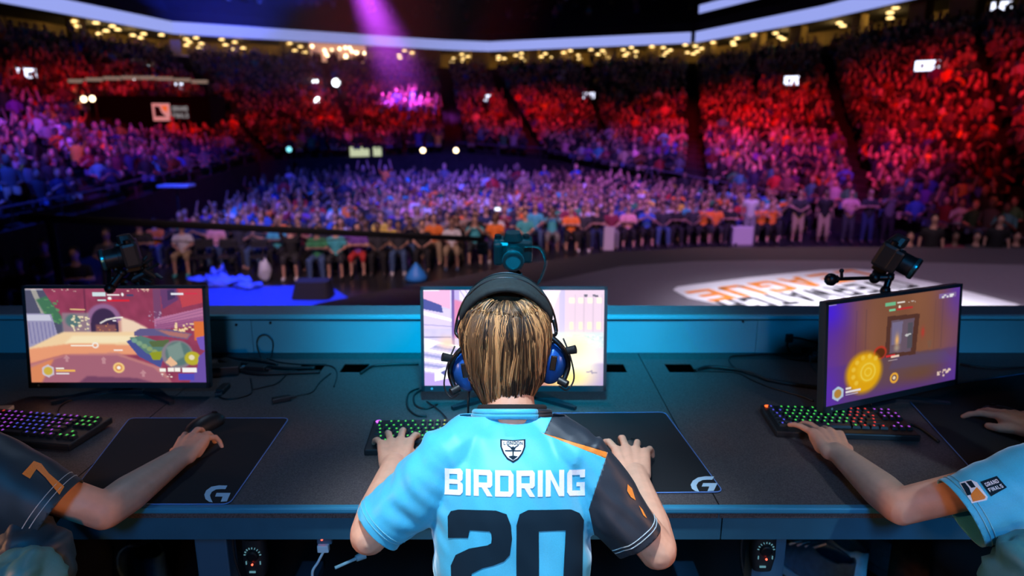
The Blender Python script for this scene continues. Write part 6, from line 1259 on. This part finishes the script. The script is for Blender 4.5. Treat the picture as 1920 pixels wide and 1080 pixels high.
# blue-lit front rail of the bowl and floor barriers
RAIL = mat('rail_metal', (.10, .10, .14, 1), .4)
for s, lb in ((0, 'rail along the near left side of the bowl'), (1, 'blue-lit rail along the left side of the bowl'), (2, 'rail along the far left side of the bowl'), (4, 'rail at the far end of the bowl'), (5, 'rail at the far right end of the bowl'), (6, 'blue-lit rail along the right side of the bowl'), (7, 'rail along the near right side of the bowl')):
    a, b = rowpt(0, s, 0), rowpt(0, s, 1); r = empty('bowl_rail', a, 0, lb, 'railing', 'front rails of the seating bowl'); bm = NB(); tube(bm, [a+Vector((0, 0, .55)), b+Vector((0, 0, .55))], .03, 6); mk('handrail', bm, RAIL, r, world=True)
    bm = NB(); n = max(2, int((b-a).length/2))
    for j in range(n+1): p = a.lerp(b, j/n); bm = NB(); cyl(bm, p, p+Vector((0, 0, .55)), .02, n=5); mk('rail_post', bm, RAIL, r, world=True)
# camera crane arm crossing in front of the floor seats, held on a stand
a, b = P(40, 407, 9.6), P(905, 449, 9.6); r = empty('camera_crane', (a.x, 9.6, 0), 0, 'long black camera crane arm crossing in front of the floor seats', 'crane')
bm = NB(); d = b-a; loft(bm, [(a, (0, .05, 0), (0, 0, .055), 4), (a.lerp(b, .5), (0, .045, 0), (0, 0, .05), 4), (b, (0, .035, 0), (0, 0, .035), 4)], 12); mk('boom', bm, BLKM, r, world=True); bm = NB(); cyl(bm, (a.x+.4, 9.6, .02), (a.x+.4, 9.6, a.z), .06, n=10)
for k in range(3): t = k*2.09; cyl(bm, (a.x+.4, 9.6, .5), (a.x+.4+.6*math.cos(t), 9.6+.6*math.sin(t), .02), .03, n=8)
mk('stand', bm, BLKM, r, world=True); bm = NB(); box(bm, b+Vector((0, 0, -.12)), (.16, .2, .18), bev=.02); cyl(bm, b+Vector((0, -.08, -.12)), b+Vector((0, -.22, -.12)), .05, n=14); mk('camera_head', bm, BLK, r, world=True)
bm = NB(); tube(bm, [P(318, 452, 9.6), P(470, 458, 9.6), P(660, 448, 9.55)], .008, 6); mk('guy_cable', bm, BLK, r, world=True)
# things lying at the edge of the stage
def blob(name, p, s, m, label, cat, seed=0, amp=.3):
    bm = NB(); ell(bm, (0, 0, s[2]), s, seg=20)
    for v in bm.verts: v.co += Vector((v.co.x, v.co.y, 0))*amp*nz(v.co, (5, 5, 5), seed); v.co.z = max(.0, v.co.z*(1+amp*nz(v.co, (9, 9, 2), seed+2)))
    o = mk(name, bm, m, None, smooth=True); o.location = p; return tag(o, label, cat)
TARP = mat('cloth_blue_light', (.05, .12, .7, 1), .7); DKZ = .35  # the heaps carry the blue light in their cloth colour
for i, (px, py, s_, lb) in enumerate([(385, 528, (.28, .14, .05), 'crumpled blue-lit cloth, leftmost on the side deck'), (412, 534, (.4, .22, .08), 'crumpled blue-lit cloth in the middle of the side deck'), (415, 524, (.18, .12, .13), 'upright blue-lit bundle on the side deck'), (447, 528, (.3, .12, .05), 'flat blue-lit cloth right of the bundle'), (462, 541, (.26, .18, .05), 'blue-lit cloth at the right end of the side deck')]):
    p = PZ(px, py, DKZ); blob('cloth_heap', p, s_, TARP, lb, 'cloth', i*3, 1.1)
p = PZ(497, 528, 0); blob('plastic_bag', p, (.16, .13, .25), mat('bag_white', (.55, .58, .7, 1), .5), 'white plastic bag on the floor left of the black tee', 'bag', 3)
p = PZ(781, 526, 0); bm = NB(); lathe(bm, (0, 0, 0), (0, 0, 1), [(0, .24), (.08, .27), (.2, .2), (.36, .08), (.44, .02)], 18); o = mk('blue_bag', bm, mat('blue_bag', (.03, .25, .8, 1), .5), None, smooth=True); o.location = p; tag(o, 'bright blue cone-shaped bag on the floor before the front row', 'bag')
p = PZ(1383, 455, 0); bm = NB(); box(bm, (0, 0, .28), (.62, .3, .56), bev=.03); o = mk('pale_box', bm, mat('box_pale', (.5, .48, .52, 1), .7)); o.location = (p.x, p.y-.3, 0); tag(o, 'pale box standing on the floor by the white shirt', 'box')
p = PZ(1140, 470, 0); bm = NB(); box(bm, (0, 0, .38), (.30, .03, .70), R3(.1), bev=.005); o = mk('pale_board', bm, mat('box_pale', (.5, .48, .52, 1), .7)); o.location = (p.x, p.y-.12, 0); tag(o, 'pale board held upright before the maroon shirt', 'board')
p = PZ(590, 560, .0); bm = NB(); loft(bm, [(Vector((0, 0, .01)), (.38, 0, 0), (0, .3, 0), 6), (Vector((0, .05, .32)), (.32, 0, 0), (0, .2, 0), 6)], 24); o = mk('stage_monitor_speaker', bm, BLKM); o.location = (PZ(588, 556, DKZ).x, PZ(588, 556, DKZ).y, DKZ); tag(o, 'black wedge speaker at the corner of the stage and side deck', 'speaker')
p = PZ(332, 362, .0); bm = NB(); box(bm, (0, 0, .03), (.9, .5, .06), bev=.01); o = mk('tabletop_case', bm, mat('case_white', (.6, .62, .7, 1), .5)); tt = P(331, 350, 20); o.location = tt; tag(o, 'small blue-lit tabletop by the left aisle', 'table')
bm = NB(); cyl(bm, (0, 0, 0), (0, 0, -tt.z), .04, n=8); q = mk('leg', bm, BLK, o)
p = P(933, 392, 18.3); bm = NB(); box(bm, (0, 0, 0), (.15, .012, .085), bev=.004); o = mk('phone', bm, BLK); o.location = p; tag(o, 'bright white phone held up among the rows behind the centre camera', 'phone'); bm = NB(); box(bm, (0, -.008, 0), (.14, .004, .075)); q = mk('lit_screen', bm, SCR, o)
# thin haze where the beams cross the hall
hz_ = bpy.data.materials.new('haze'); hz_.use_nodes = True; nt = hz_.node_tree; nt.nodes.remove(nt.nodes['Principled BSDF']); vs_ = nt.nodes.new('ShaderNodeVolumeScatter'); vs_.inputs['Density'].default_value = .022; vs_.inputs['Color'].default_value = (.9, .92, 1, 1); vs_.inputs['Anisotropy'].default_value = .2
nt.links.new(vs_.outputs[0], nt.nodes['Material Output'].inputs['Volume'])
hc_ = Vector((-9.5, 41, 12)); tc = nt.nodes.new('ShaderNodeTexCoord'); ds = nt.nodes.new('ShaderNodeMapping'); ds.vector_type = 'POINT'; hs = (13, 10, 10)
ds.inputs['Scale'].default_value = tuple(1/x for x in hs); nt.links.new(tc.outputs['Object'], ds.inputs['Vector']); ln = nt.nodes.new('ShaderNodeVectorMath'); ln.operation = 'LENGTH'; nt.links.new(ds.outputs[0], ln.inputs[0])
mr = nt.nodes.new('ShaderNodeMapRange'); mr.interpolation_type = 'SMOOTHSTEP'; mr.inputs[1].default_value = 1.0; mr.inputs[2].default_value = .15; mr.inputs[3].default_value = 0; mr.inputs[4].default_value = .045
nt.links.new(ln.outputs['Value'], mr.inputs[0]); nt.links.new(mr.outputs[0], vs_.inputs['Density'])
bm = NB(); ell(bm, (0, 0, 0), hs, seg=32); hzo = mk('haze', bm, hz_); hzo.location = hc_; tag(hzo, 'soft stage haze catching the blue and magenta beams above the far stands', 'haze', None, 'stuff')
